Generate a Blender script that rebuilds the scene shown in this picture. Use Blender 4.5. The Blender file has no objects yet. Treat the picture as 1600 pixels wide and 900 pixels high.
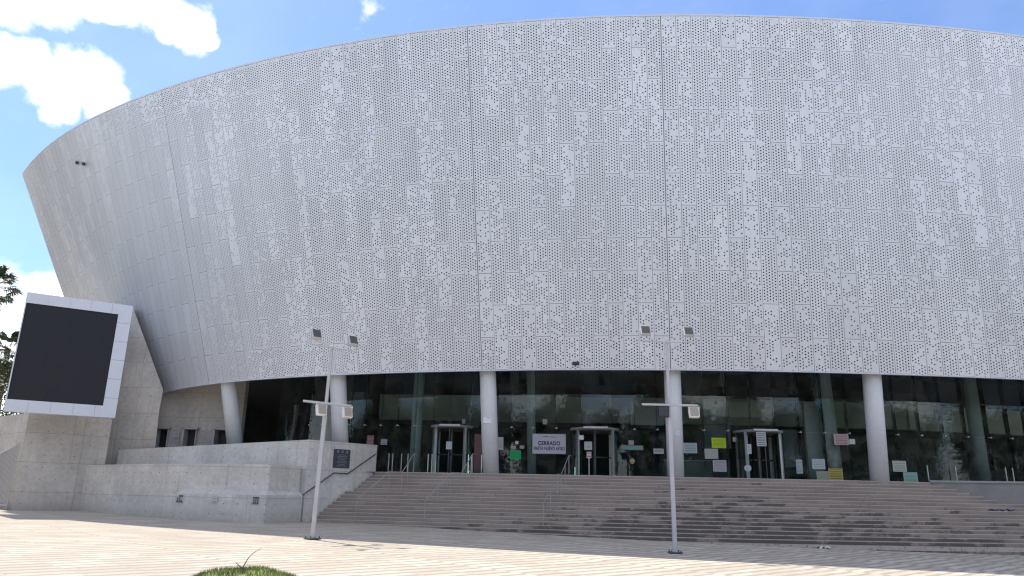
import bpy, bmesh, math, random
import numpy as np
from mathutils import Vector, Matrix, noise as mnoise
random.seed(7)
C = bpy.context.scene.collection
R = math.radians

# ------------------------------------------------------------------ camera
F_PX, EYE = 1155.0, Vector((0, 0, 1.6))
PITCH, ROLL = math.atan(325 / 1155.0), 0.020
FW = Vector((0, math.cos(PITCH), math.sin(PITCH)))
R0 = Vector((1, 0, 0)); U0 = Vector((0, -math.sin(PITCH), math.cos(PITCH)))
RT = R0 * math.cos(ROLL) + U0 * math.sin(ROLL)
UP = U0 * math.cos(ROLL) - R0 * math.sin(ROLL)
cd = bpy.data.cameras.new('camera'); cam = bpy.data.objects.new('camera', cd); C.objects.link(cam)
cd.sensor_width = 36; cd.lens = F_PX / 1600 * 36; cd.clip_start = 0.1; cd.clip_end = 3000
m = Matrix((RT, UP, -FW)).transposed().to_4x4(); m.translation = EYE; cam.matrix_world = m
bpy.context.scene.camera = cam

# ------------------------------------------------------------------ light
SUN_EL, SUN_AZ = R(62.2), math.atan2(-0.72, 0.69)
sc = bpy.context.scene
sc.view_settings.view_transform = 'Standard'; sc.view_settings.look = 'None'
sc.view_settings.gamma = 1; sc.view_settings.exposure = 1.06
sl = bpy.data.lights.new('sun', 'SUN'); sun = bpy.data.objects.new('sun', sl); C.objects.link(sun)
sl.energy = 2.8; sl.angle = R(0.5); sl.color = (1.0, 0.95, 0.87)
sd = Vector((math.sin(SUN_AZ) * math.cos(SUN_EL), math.cos(SUN_AZ) * math.cos(SUN_EL), math.sin(SUN_EL)))
sun.rotation_euler = sd.to_track_quat('Z', 'Y').to_euler(); sun.location = (0, 0, 60)


def ray(x, y): return FW * F_PX + RT * (x - 800) + UP * (450 - y)
def at_z(x, y, z):
    d = ray(x, y); return EYE + d * ((z - EYE.z) / d.z)
def at_y(x, y, Y):
    d = ray(x, y); return EYE + d * (Y / d.y)


class NT:
    """small helper for node trees"""
    def __init__(s, tree): s.t = tree; s.n = tree.nodes; s.l = tree.links; s.n.clear()
    def new(s, typ, **kw):
        n = s.n.new(typ)
        for k, v in kw.items(): setattr(n, k, v)
        return n
    def set(s, sock, v):
        if hasattr(v, 'node'): s.l.new(v, sock)
        elif v is not None:
            if sock.type == 'RGBA' and hasattr(v, '__len__') and len(v) == 3: v = (*v, 1)
            sock.default_value = v
    def m(s, op, a, b=None, c=None, clamp=False):
        n = s.new('ShaderNodeMath', operation=op, use_clamp=clamp)
        for i, v in enumerate((a, b, c)):
            if v is not None: s.set(n.inputs[i], v)
        return n.outputs[0]
    def ss(s, x, a, b):
        n = s.new('ShaderNodeMapRange', interpolation_type='SMOOTHSTEP')
        s.set(n.inputs[0], x); n.inputs[1].default_value = a; n.inputs[2].default_value = b
        return n.outputs[0]
    def lin(s, x, a, b, c, d):
        n = s.new('ShaderNodeMapRange'); s.set(n.inputs[0], x)
        for i, v in enumerate((a, b, c, d)): n.inputs[i + 1].default_value = v
        return n.outputs[0]
    def mix(s, f, a, b, mode='MIX'):
        n = s.new('ShaderNodeMix', data_type='RGBA', blend_type=mode)
        s.set(n.inputs[0], f); s.set(n.inputs[6], a); s.set(n.inputs[7], b); return n.outputs[2]
    def sep(s, v):
        n = s.new('ShaderNodeSeparateXYZ'); s.l.new(v, n.inputs[0]); return n.outputs
    def comb(s, x=0, y=0, z=0):
        n = s.new('ShaderNodeCombineXYZ')
        for i, v in enumerate((x, y, z)): s.set(n.inputs[i], v)
        return n.outputs[0]
    def noise(s, vec, scale, detail=3, rough=.55):
        n = s.new('ShaderNodeTexNoise'); s.set(n.inputs['Vector'], vec)
        n.inputs['Scale'].default_value = scale; n.inputs['Detail'].default_value = detail; n.inputs['Roughness'].default_value = rough
        return n.outputs[0]
    def white(s, vec):
        n = s.new('ShaderNodeTexWhiteNoise', noise_dimensions='3D'); s.set(n.inputs['Vector'], vec); return n.outputs[0]
    def scale(s, vec, xyz, loc=(0, 0, 0), rot=(0, 0, 0)):
        n = s.new('ShaderNodeMapping'); s.set(n.inputs[0], vec)
        n.inputs['Scale'].default_value = xyz; n.inputs['Location'].default_value = loc; n.inputs['Rotation'].default_value = rot
        return n.outputs[0]
    def bump(s, h, strength=.3, dist=.02):
        n = s.new('ShaderNodeBump'); n.inputs['Strength'].default_value = strength; n.inputs['Distance'].default_value = dist
        s.l.new(h, n.inputs['Height']); return n.outputs[0]
    def pbsdf(s, col, rough=.6, metal=0, spec=.5, normal=None):
        n = s.new('ShaderNodeBsdfPrincipled'); s.set(n.inputs['Base Color'], col); s.set(n.inputs['Roughness'], rough)
        s.set(n.inputs['Metallic'], metal); s.set(n.inputs['Specular IOR Level'], spec)
        if normal is not None: s.l.new(normal, n.inputs['Normal'])
        return n.outputs[0]
    def out(s, sh):
        o = s.new('ShaderNodeOutputMaterial'); s.l.new(sh, o.inputs[0])


def mat(name):
    mt = bpy.data.materials.new(name); mt.use_nodes = True
    return mt, NT(mt.node_tree)


# ------------------------------------------------------------------ sky
w = bpy.data.worlds.new('World'); sc.world = w; w.use_nodes = True
n = NT(w.node_tree)
sky = n.new('ShaderNodeTexSky', sky_type='NISHITA', sun_disc=False)
sky.sun_elevation = SUN_EL; sky.sun_rotation = SUN_AZ; sky.air_density = 1.0; sky.dust_density = 0.6; sky.ozone_density = 2.0
tc = n.new('ShaderNodeTexCoord'); dvec = tc.outputs['Generated']
BLOBS = [(20, 2, 42), (75, 0, 44), (112, 18, 26), (150, 2, 30), (185, 12, 24), (228, 10, 40), (262, 30, 38), (298, 44, 40), (318, 62, 22), (210, -20, 50),
         (12, 98, 40), (48, 92, 34), (84, 124, 44), (124, 118, 46), (150, 132, 44), (92, 158, 34), (160, 155, 30), (182, 148, 18),
         (581, 18, 22),
         (70, 470, 48), (20, 500, 60), (-30, 480, 70), (100, 452, 22), (60, 560, 70), (0, 600, 80)]
acc = None
# ragged edge: the direction is jittered by noise before the cloud masses are measured
jit = n.new('ShaderNodeTexNoise'); n.l.new(dvec, jit.inputs[0]); jit.inputs['Scale'].default_value = 34; jit.inputs['Detail'].default_value = 6
jv = n.new('ShaderNodeVectorMath', operation='MULTIPLY_ADD'); n.l.new(jit.outputs['Color'], jv.inputs[0])
jv.inputs[1].default_value = (.034,) * 3; n.l.new(dvec, jv.inputs[2])
off = n.new('ShaderNodeVectorMath', operation='SUBTRACT'); n.l.new(jv.outputs[0], off.inputs[0]); off.inputs[1].default_value = (.017,) * 3
for x, y, r in BLOBS:
    dn = ray(x, y).normalized()
    v = n.new('ShaderNodeVectorMath', operation='DISTANCE'); n.l.new(off.outputs[0], v.inputs[0]); v.inputs[1].default_value = dn
    k = n.lin(v.outputs['Value'], 0, 1.18 * r / 1200, 1.0 if y != 18 else .47, 0)
    acc = k if acc is None else n.m('SMOOTH_MAX', acc, k, .15)
fine = n.noise(dvec, 60, 5, .6)
dens = n.m('ADD', acc, n.m('MULTIPLY', n.m('SUBTRACT', fine, .5), .42))
cl = n.ss(dens, .13, .72)
# faint cloud in front; bright unseen cloud added behind to fill the shade
dy_ = n.sep(dvec)[1]
gen = n.m('MULTIPLY', n.ss(n.noise(n.scale(dvec, (3, 3, 6)), 1.3, 6, .6), .42, .66), n.lin(dy_, -.25, .3, .9, .03))
cl = n.m('MAXIMUM', cl, gen)
skyc = n.mix(1, sky.outputs[0], (.80, .90, 1.08), 'MULTIPLY')
col = n.mix(cl, skyc, (11.0, 11.0, 11.2))
bg = n.new('ShaderNodeBackground'); n.l.new(col, bg.inputs[0]); bg.inputs[1].default_value = 0.10
o = n.new('ShaderNodeOutputWorld'); n.l.new(bg.outputs[0], o.inputs[0])

# ------------------------------------------------------------------ materials
M = {}
def plain(name, col, rough=.6, metal=0., var=.12, scale=6., spec=.5, bump=0):
    mt, n = mat(name)
    tc = n.new('ShaderNodeTexCoord').outputs['Object']
    a = n.noise(tc, scale, 5); b = n.noise(tc, scale * 7, 3)
    f = n.m('ADD', n.m('MULTIPLY', a, .65), n.m('MULTIPLY', b, .35))
    c = n.mix(n.ss(f, .3, .7), tuple(x * (1 - var) for x in col), tuple(min(1, x * (1 + var)) for x in col))
    nm = n.bump(b, bump, .01) if bump else None
    n.out(n.pbsdf(c, rough, metal, spec, nm)); M[name] = mt; return mt

def uvnode(n): return n.new('ShaderNodeUVMap').outputs[0]

def facade_material():
    mt, n = mat('perforated_metal')
    x = n.sep(uvnode(n)); u, v = x[0], x[1]
    pid = n.m('FLOOR', u); pu = n.m('FRACT', n.m('ADD', u, 1000))
    par = n.m('MODULO', n.m('ADD', pid, 1000), 2)
    v2 = n.m('ADD', v, n.m('MULTIPLY', par, .5)); rowid = n.m('FLOOR', v2); pv = n.m('FRACT', v2)
    cx = n.m('MULTIPLY', n.m('SUBTRACT', pu, .05), 5 / .9); ci = n.m('FLOOR', cx)
    r = n.m('ADD', n.m('MULTIPLY', v2, 22), n.m('MULTIPLY', n.m('MODULO', n.m('ADD', ci, 10), 2), .5)); ri = n.m('FLOOR', r)
    dx = n.m('MULTIPLY', n.m('SUBTRACT', n.m('FRACT', n.m('ADD', cx, 10)), .5), .136)
    dy = n.m('MULTIPLY', n.m('SUBTRACT', n.m('FRACT', r), .5), .145)
    dist = n.m('SQRT', n.m('ADD', n.m('MULTIPLY', dx, dx), n.m('MULTIPLY', dy, dy)))
    hole = n.m('LESS_THAN', dist, .035)
    inside = n.m('MULTIPLY', n.m('GREATER_THAN', cx, 0), n.m('LESS_THAN', cx, 5))
    edge = n.m('MULTIPLY', n.m('GREATER_THAN', pv, .03), n.m('LESS_THAN', pv, .972))
    cell = n.comb(n.m('ADD', n.m('MULTIPLY', pid, 5.6), ci), ri, 0)
    thr = n.m('ADD', n.m('MULTIPLY', n.white(n.comb(pid, 3.3, 0)), .3), n.m('MULTIPLY', n.white(n.comb(pid, rowid, 1.7)), .7))
    thr = n.m('ADD', n.lin(thr, .15, .85, .28, .49), n.lin(u, -50, -20, .03, 0))
    pa, pb_ = n.noise(n.scale(cell, (.42, .31, 1)), 1.0, 2, .6), n.noise(n.scale(cell, (.2, .16, 1)), 1.0, 3, .6)
    lf = n.lin(u, -45, -15, .7, .0)
    patt = n.m('ADD', n.m('MULTIPLY', pb_, lf), n.m('MULTIPLY', pa, n.m('SUBTRACT', 1, lf)))
    keep = n.m('GREATER_THAN', n.m('ADD', patt, n.m('MULTIPLY', n.m('SUBTRACT', n.white(cell), .5), .2)), thr)
    hm = n.m('MULTIPLY', n.m('MULTIPLY', hole, keep), n.m('MULTIPLY', inside, edge))
    # joints
    jw = n.m('MULTIPLY', n.m('MINIMUM', pu, n.m('SUBTRACT', 1, pu)), .75)
    jh = n.m('MULTIPLY', n.m('MINIMUM', pv, n.m('SUBTRACT', 1, pv)), 3.18)
    wide = n.m('MAXIMUM', n.m('LESS_THAN', n.m('ABSOLUTE', u), .5), n.m('MAXIMUM', n.m('LESS_THAN', n.m('ABSOLUTE', n.m('ADD', u, 13)), .5), n.m('LESS_THAN', n.m('ABSOLUTE', n.m('ADD', u, 39)), .5)))
    jl = n.m('MAXIMUM', n.m('LESS_THAN', jw, n.m('ADD', .0095, n.m('MULTIPLY', wide, .010))), n.m('LESS_THAN', jh, .011))
    rnd = n.white(n.comb(pid, rowid, 9.1))
    big = n.noise(n.comb(n.m('MULTIPLY', u, .75), n.m('MULTIPLY', v, 3.2), 0), .12, 4)
    grime = n.noise(n.comb(n.m('MULTIPLY', u, 1.6), n.m('MULTIPLY', v, .5), 2), 1.0, 5, .65)
    val = n.m('ADD', n.m('ADD', n.lin(rnd, 0, 1, .675, .735), n.lin(big, .3, .7, -.02, .02)), n.lin(grime, .3, .75, .015, -.04))
    colr = n.new('ShaderNodeCombineColor')
    n.l.new(n.m('MULTIPLY', val, .975), colr.inputs[0]); n.l.new(val, colr.inputs[1]); n.l.new(n.m('MULTIPLY', val, 1.05), colr.inputs[2])
    base = n.mix(jl, colr.outputs[0], (.10, .105, .12))
    sh = n.pbsdf(base, .42, .25, .5)
    tr = n.new('ShaderNodeBsdfTransparent')
    mx = n.new('ShaderNodeMixShader'); n.l.new(hm, mx.inputs[0]); n.l.new(sh, mx.inputs[1]); n.l.new(tr.outputs[0], mx.inputs[2])
    n.out(mx.outputs[0]); M['facade'] = mt
facade_material()

def concrete_material(name, base, jx, jy, tx=.62, ty=.55, streak=1.):
    mt, n = mat(name)
    uv = uvnode(n); x = n.sep(uv); u, v = x[0], x[1]
    a = n.noise(uv, .5, 6, .6); b = n.noise(uv, 5, 5, .6); c = n.noise(uv, 40, 3)
    st = n.noise(n.scale(uv, (2.6, .16, 1)), 1.0, 5, .65)
    patch = n.noise(n.scale(uv, (.5, .9, 1)), 1.0, 3)
    f = n.m('ADD', n.m('ADD', n.m('MULTIPLY', a, .45), n.m('MULTIPLY', b, .25)), n.m('ADD', n.m('MULTIPLY', c, .1), n.m('MULTIPLY', st, .2 * streak)))
    colr = n.mix(n.ss(f, .36, .64), tuple(q * .74 for q in base), tuple(q * 1.14 for q in base))
    # each formwork bay has its own tone
    bay = n.white(n.comb(n.m('FLOOR', n.m('DIVIDE', u, jx)), n.m('FLOOR', n.m('DIVIDE', v, jy)), 1))
    colr = n.mix(n.m('MULTIPLY', bay, .22), colr, tuple(q * .7 for q in base))
    warm = n.m('MULTIPLY', n.ss(st, .52, .72), .62 * streak); colr = n.mix(warm, colr, (base[0] * .55, base[1] * .48, base[2] * .42))
    grime = n.m('MULTIPLY', n.m('MULTIPLY', n.m('SUBTRACT', 1, n.ss(v, .35, 1.05)), n.ss(b, .3, .6)), .5); colr = n.mix(grime, colr, tuple(q * .42 for q in base))
    fu = n.m('FRACT', n.m('ADD', n.m('DIVIDE', u, jx), 50)); fv = n.m('FRACT', n.m('ADD', n.m('DIVIDE', v, jy), 50))
    wob = n.m('MULTIPLY', n.noise(uv, 8, 3), .018)
    ju = n.m('MULTIPLY', n.m('MINIMUM', fu, n.m('SUBTRACT', 1, fu)), jx); jv = n.m('MULTIPLY', n.m('MINIMUM', fv, n.m('SUBTRACT', 1, fv)), jy)
    jl = n.m('MAXIMUM', n.m('LESS_THAN', ju, wob), n.m('LESS_THAN', jv, wob))
    du = n.m('MULTIPLY', n.m('SUBTRACT', n.m('FRACT', n.m('ADD', n.m('DIVIDE', u, tx), 50)), .5), tx)
    dv = n.m('MULTIPLY', n.m('SUBTRACT', n.m('FRACT', n.m('ADD', n.m('DIVIDE', v, ty), 50)), .5), ty)
    hd = n.m('SQRT', n.m('ADD', n.m('MULTIPLY', du, du), n.m('MULTIPLY', dv, dv)))
    skip = n.m('GREATER_THAN', n.white(n.comb(n.m('FLOOR', n.m('DIVIDE', u, tx)), n.m('FLOOR', n.m('DIVIDE', v, ty)), 4)), .22)
    tie = n.m('MULTIPLY', n.m('LESS_THAN', hd, .024), skip)
    colr = n.mix(n.m('MULTIPLY', jl, .6), colr, tuple(q * .3 for q in base))
    colr = n.mix(n.m('MULTIPLY', tie, .85), colr, tuple(q * .15 for q in base))
    h = n.m('SUBTRACT', n.m('MULTIPLY', c, .3), n.m('MAXIMUM', jl, tie))
    n.out(n.pbsdf(colr, .85, 0, .3, n.bump(h, .15, .015))); M[name] = mt
concrete_material('concrete', (.56, .52, .47), 2.45, 1.35)
concrete_material('concrete_light', (.66, .63, .58), 3.1, 1.3, .6, .42, .7)
plain('render_grey', (.24, .23, .22), .9, var=.12, scale=1.5)

def paving_material():
    mt, n = mat('paving')
    g = n.new('ShaderNodeNewGeometry').outputs['Position']
    ang = math.atan(1.1)
    p = n.scale(g, (1, 1, 1), rot=(0, 0, -ang)); x = n.sep(p); a, b = x[0], x[1]
    # rows of long slabs, each row stepped against the next
    seg = n.m('FLOOR', n.m('DIVIDE', a, 1.15))
    bb = n.m('ADD', n.m('DIVIDE', b, .47), n.m('MULTIPLY', n.m('MODULO', n.m('ADD', seg, 400), 4), .13))
    fb = n.m('FRACT', n.m('ADD', bb, 500)); row = n.m('FLOOR', bb)
    fa = n.m('FRACT', n.m('ADD', n.m('DIVIDE', a, 1.15), 400))
    band = n.m('MULTIPLY', n.ss(fb, .52, .6), n.m('SUBTRACT', 1, n.ss(fb, .9, .97)))
    t1 = n.white(n.comb(row, seg, 0)); sp = n.noise(g, 1.1, 6, .65); fine = n.noise(g, 18, 4, .6); pat = n.noise(g, .16, 5, .6)
    light = n.mix(n.ss(n.m('ADD', n.m('MULTIPLY', t1, .5), n.m('MULTIPLY', sp, .5)), .3, .75), (.455, .392, .305), (.575, .505, .405))
    dark = n.mix(fine, (.27, .235, .2), (.36, .315, .27))
    colr = n.mix(n.m('MULTIPLY', band, .9), light, dark)
    colr = n.mix(n.m('MULTIPLY', n.ss(pat, .45, .7), .32), colr, (.36, .31, .26))
    colr = n.mix(n.m('MULTIPLY', n.ss(n.noise(g, 3.3, 3, .7), .64, .72), .35), colr, (.22, .2, .17))
    sj = n.m('MULTIPLY', n.m('MAXIMUM', n.m('LESS_THAN', fa, .012), n.m('LESS_THAN', fb, .02)), .45)
    colr = n.mix(sj, colr, (.2, .175, .15))
    n.out(n.pbsdf(colr, .9, 0, .25, n.bump(n.m('ADD', fine, n.m('MULTIPLY', band, -.6)), .25, .02))); M['paving'] = mt
paving_material()

def stair_material():
    mt, n = mat('stair_stone')
    uv = uvnode(n); x = n.sep(uv); u, v = x[0], x[1]     # u along the step, v = step index
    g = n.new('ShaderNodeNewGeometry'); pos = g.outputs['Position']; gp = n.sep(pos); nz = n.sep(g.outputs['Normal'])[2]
    k = n.m('FLOOR', v); slab = n.white(n.comb(n.m('FLOOR', n.m('ADD', n.m('DIVIDE', u, 1.3), n.m('MULTIPLY', n.white(n.comb(k, 2, 0)), 1.0))), k, 0))
    a = n.noise(n.scale(pos, (.35, .35, 2.5)), 1.0, 5, .6); b = n.noise(pos, 9, 4, .65)
    colr = n.mix(n.ss(n.m('ADD', n.m('MULTIPLY', slab, .2), n.m('MULTIPLY', a, .8)), .3, .72), (.34, .28, .235), (.52, .43, .36))
    colr = n.mix(n.m('MULTIPLY', b, .25), colr, (.2, .17, .15))
    # black algae stains, thickest on the low steps to the right
    reg = n.m('ADD', n.lin(gp[0], -7, 7, -.22, .06), n.lin(gp[2], .0, 2.4, .12, -.14))
    reg = n.m('ADD', reg, n.lin(gp[0], 12, 24, 0, -.14))
    stn = n.noise(n.comb(n.m('MULTIPLY', gp[0], .55), n.m('MULTIPLY', k, 13.7), n.m('MULTIPLY', gp[2], 1.2)), 1.0, 6, .7)
    sm = n.m('MULTIPLY', n.ss(n.m('ADD', stn, reg), .52, .62), n.m('SUBTRACT', 1, n.m('MULTIPLY', n.ss(nz, .3, .8), .9)))
    colr = n.mix(n.m('MULTIPLY', sm, .82), colr, (.045, .042, .04))
    fj = n.m('FRACT', n.m('ADD', n.m('ADD', n.m('DIVIDE', u, 1.3), n.m('MULTIPLY', n.white(n.comb(k, 2, 0)), 1.0)), 50))
    colr = n.mix(n.m('MULTIPLY', n.m('LESS_THAN', fj, .012), .5), colr, (.1, .09, .08))
    colr = n.mix(n.m('SUBTRACT', .42, n.m('MULTIPLY', n.ss(nz, .3, .8), .42)), colr, (.13, .11, .1))  # riser dirt, plus weaker sky light on upright faces put into the colour
    fv = n.m('FRACT', v)                                  # worn pale nosing, dark line in the inner corner
    nose = n.m('MULTIPLY', n.m('GREATER_THAN', fv, .82), n.ss(b, .25, .5))
    colr = n.mix(n.m('MULTIPLY', nose, .75), colr, (.52, .46, .41))
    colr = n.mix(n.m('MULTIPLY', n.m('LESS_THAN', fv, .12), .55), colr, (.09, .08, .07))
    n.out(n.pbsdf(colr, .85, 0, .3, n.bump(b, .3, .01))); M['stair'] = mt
stair_material()

def glass_material(name, tint, refl=1.0):
    mt, n = mat(name)
    tc = n.new('ShaderNodeTexCoord').outputs['Object']
    fr = n.new('ShaderNodeFresnel'); fr.inputs[0].default_value = 1.5
    gl = n.new('ShaderNodeBsdfGlossy'); gl.inputs[0].default_value = (.86 * refl, .92 * refl, .92 * refl, 1); gl.inputs[1].default_value = .015
    n.l.new(n.bump(n.noise(tc, .9, 2), .005, .5), gl.inputs['Normal'])
    tr = n.new('ShaderNodeBsdfTransparent'); n.set(tr.inputs[0], tint)
    veil = n.new('ShaderNodeBsdfDiffuse'); veil.inputs[0].default_value = (.5, .5, .48, 1)  # patchy pale layer that greys the glass
    mx = n.new('ShaderNodeMixShader'); n.l.new(n.m('ADD', fr.outputs[0], .01), mx.inputs[0]); n.l.new(tr.outputs[0], mx.inputs[1]); n.l.new(gl.outputs[0], mx.inputs[2])
    m2 = n.new('ShaderNodeMixShader'); n.set(m2.inputs[0], n.m('MULTIPLY', n.ss(n.noise(tc, 1.5, 5, .65), .35, .8), .12)); n.l.new(mx.outputs[0], m2.inputs[1]); n.l.new(veil.outputs[0], m2.inputs[2])
    n.out(m2.outputs[0]); M[name] = mt
glass_material('glass', (.62, .74, .72)); glass_material('door_glass', (.7, .78, .76))

plain('column_paint', (.69, .70, .715), .55, var=.05, scale=1.2)
plain('white_metal', (.66, .67, .68), .4, var=.04)
plain('pole_paint', (.46, .46, .48), .45, var=.07, scale=3)
plain('steel', (.55, .55, .55), .3, .85, var=.08)
plain('dull_steel', (.34, .33, .32), .45, .5, var=.1)
plain('dark_steel', (.07, .07, .075), .45, .3)
plain('black_plastic', (.03, .03, .034), .5)
plain('screen_panel', (.013, .014, .019), .75, var=.08, scale=1.5)
plain('screen_frame', (.62, .645, .70), .4, .1, var=.03, scale=1)
plain('backing', (.035, .037, .045), .9)
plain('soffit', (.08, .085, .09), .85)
plain('interior_white', (.62, .62, .6), .8, var=.05, scale=1)
plain('interior_grey', (.28, .29, .29), .8, var=.08, scale=1)
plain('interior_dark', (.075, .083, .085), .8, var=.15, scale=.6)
plain('interior_floor', (.22, .215, .2), .45, var=.1, scale=1)
plain('roof_sheet', (.4, .4, .4), .8)
plain('lamp_lens', (.10, .095, .08), .35, var=.2, scale=30)
plain('lamp_glass', (.36, .32, .27), .4, var=.2, scale=30)
plain('lamp_body', (.72, .70, .66), .5)
plain('trunk', (.16, .125, .09), .95, var=.3, scale=5, bump=.6)
plain('palm_leaf', (.055, .085, .032), .55, var=.35, scale=2)
plain('dead_leaf', (.24, .18, .11), .9, var=.3, scale=3)
plain('leaf', (.055, .09, .025), .6, var=.4, scale=2)
plain('leaf_pale', (.09, .12, .03), .6, var=.35, scale=2)
plain('soil', (.11, .085, .06), .95, var=.3, scale=4)
plain('grass_blade', (.19, .225, .06), .7, var=.6, scale=3.5)
plain('added_lawn_green', (.06, .085, .025), .95, var=.4, scale=.6)
plain('twig', (.13, .09, .06), .9, var=.2)
plain('plaque', (.035, .04, .055), .4, var=.1)
plain('plaque_letters', (.16, .17, .2), .4)
plain('cloth', (.10, .09, .28), .9, var=.6, scale=9)
plain('paper_litter', (.75, .75, .73), .9)
plain('far_wall', (.55, .52, .48), .85)
plain('window_frame_paint', (.42, .42, .42), .6)
plain('ink', (.05, .018, .085), .7)
plain('stencil', (.10, .11, .13), .85)


def sheet_material(name, col, ink=None, lines=5, cover=.72):
    """printed sheet: rows of small writing too small to read"""
    mt, n = mat('sheet_' + name); uv = uvnode(n); x = n.sep(uv)
    c = n.mix(n.noise(uv, 3, 3), tuple(q * .93 for q in col), tuple(min(1, q * 1.05) for q in col))
    if ink:
        fy = n.m('FRACT', n.m('MULTIPLY', x[1], lines)); ly = n.m('FLOOR', n.m('MULTIPLY', x[1], lines))
        ln = n.m('MULTIPLY', n.m('GREATER_THAN', fy, .3), n.m('LESS_THAN', fy, .82))
        wd = n.m('GREATER_THAN', n.noise(n.comb(n.m('MULTIPLY', x[0], 26), n.m('MULTIPLY', ly, 5.3), 0), 1.0, 2, .7), 1.08 - cover)
        bx = n.m('MULTIPLY', n.m('GREATER_THAN', x[0], .09), n.m('LESS_THAN', x[0], .91)); by = n.m('MULTIPLY', n.m('GREATER_THAN', x[1], .08), n.m('LESS_THAN', x[1], .93))
        c = n.mix(n.m('MULTIPLY', n.m('MULTIPLY', n.m('MULTIPLY', ln, wd), n.m('MULTIPLY', bx, by)), n.lin(n.white(n.comb(ly, 5, 0)), 0, 1, .35, .95)), c, ink)
    n.out(n.pbsdf(c, .75)); return mt


# ------------------------------------------------------------------ building helpers
def new_bm():
    bm = bmesh.new(); bm.loops.layers.uv.new('UVMap'); return bm
def obj(name, bm, m, parent=None, smooth=False):
    me = bpy.data.meshes.new(name); bm.normal_update(); bm.to_mesh(me); bm.free()
    if smooth:
        for p in me.polygons: p.use_smooth = True
    o = bpy.data.objects.new(name, me); C.objects.link(o)
    if m is not None: me.materials.append(M[m] if isinstance(m, str) else m)
    if parent is not None:
        o.parent = parent; o.matrix_parent_inverse = Matrix.Translation(-parent.location) if parent.rotation_euler.z == 0 else parent.matrix_basis.inverted()
    return o
def tag(o, label, cat, group=None):
    o['label'] = label; o['category'] = cat
    if group: o['group'] = group
    return o
def thing(name, label, cat, loc=(0, 0, 0), group=None):
    o = bpy.data.objects.new(name, None); C.objects.link(o); o.location = loc; o.empty_display_size = .3
    return tag(o, label, cat, group)
def struct(o): o['kind'] = 'structure'; return o
def face(bm, vs, uvs=None):
    f = bm.faces.new(vs); l = bm.loops.layers.uv.active
    if uvs:
        for lp, q in zip(f.loops, uvs): lp[l].uv = q
    return f
def prism(bm, poly, z0, z1, top=True, u0=0.):
    """upright prism over a plan polygon; z1 a number or one per corner; UV in metres"""
    n = len(poly); z1 = z1 if hasattr(z1, '__len__') else [z1] * n; z0 = z0 if hasattr(z0, '__len__') else [z0] * n
    a = sum(poly[i][0] * poly[(i + 1) % n][1] - poly[(i + 1) % n][0] * poly[i][1] for i in range(n))
    if a < 0: poly, z1, z0 = poly[::-1], z1[::-1], z0[::-1]
    lo = [bm.verts.new((p[0], p[1], z)) for p, z in zip(poly, z0)]; hi = [bm.verts.new((p[0], p[1], z)) for p, z in zip(poly, z1)]
    u = u0
    for i in range(n):
        j = (i + 1) % n; d = math.dist(poly[i][:2], poly[j][:2])
        face(bm, [lo[i], lo[j], hi[j], hi[i]], [(u, z0[i]), (u + d, z0[j]), (u + d, z1[j]), (u, z1[i])]); u += d
    if top:
        face(bm, hi, [(v.co.x, v.co.y) for v in hi]); face(bm, lo[::-1], [(v.co.x, v.co.y) for v in lo[::-1]])
def box(bm, c, size, rot=None, bev=0):
    """box centred at c; rot a 3x3 matrix"""
    hx, hy, hz = (s / 2 for s in size); rot = rot or Matrix.Identity(3); c = Vector(c)
    P = [bm.verts.new(c + rot @ Vector((x, y, z))) for x in (-hx, hx) for y in (-hy, hy) for z in (-hz, hz)]
    fs = []
    for q in ((0, 1, 3, 2), (4, 6, 7, 5), (0, 4, 5, 1), (2, 3, 7, 6), (0, 2, 6, 4), (1, 5, 7, 3)):
        fs.append(face(bm, [P[i] for i in q], [(0, 0), (0, 1), (1, 1), (1, 0)] if q == (0, 4, 5, 1) and False else [(0, 0), (1, 0), (1, 1), (0, 1)]))
    if bev: bmesh.ops.bevel(bm, geom=list({e for f in fs for e in f.edges}), offset=bev, segments=1, affect='EDGES')
def tube(bm, pts, r, n=10, cap=True):
    pts = [Vector(p) for p in pts]; rs = r if hasattr(r, '__len__') else [r] * len(pts); rings = []
    for i, p in enumerate(pts):
        t = (pts[min(i + 1, len(pts) - 1)] - pts[max(i - 1, 0)]).normalized()
        a = t.orthogonal().normalized() if abs(t.z) > .95 else t.cross(Vector((0, 0, 1))).normalized()
        if abs(t.z) > .95: a = (Vector((1, 0, 0)) - t * t.x).normalized()
        b = t.cross(a)
        rings.append([bm.verts.new(p + (a * math.cos(k * 2 * math.pi / n) + b * math.sin(k * 2 * math.pi / n)) * rs[i]) for k in range(n)])
    for i in range(len(rings) - 1):
        for k in range(n):
            j = (k + 1) % n; face(bm, [rings[i][k], rings[i][j], rings[i + 1][j], rings[i + 1][k]])
    if cap: face(bm, rings[0][::-1]); face(bm, rings[-1])
def rotz(a): return Matrix.Rotation(a, 3, 'Z')

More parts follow.
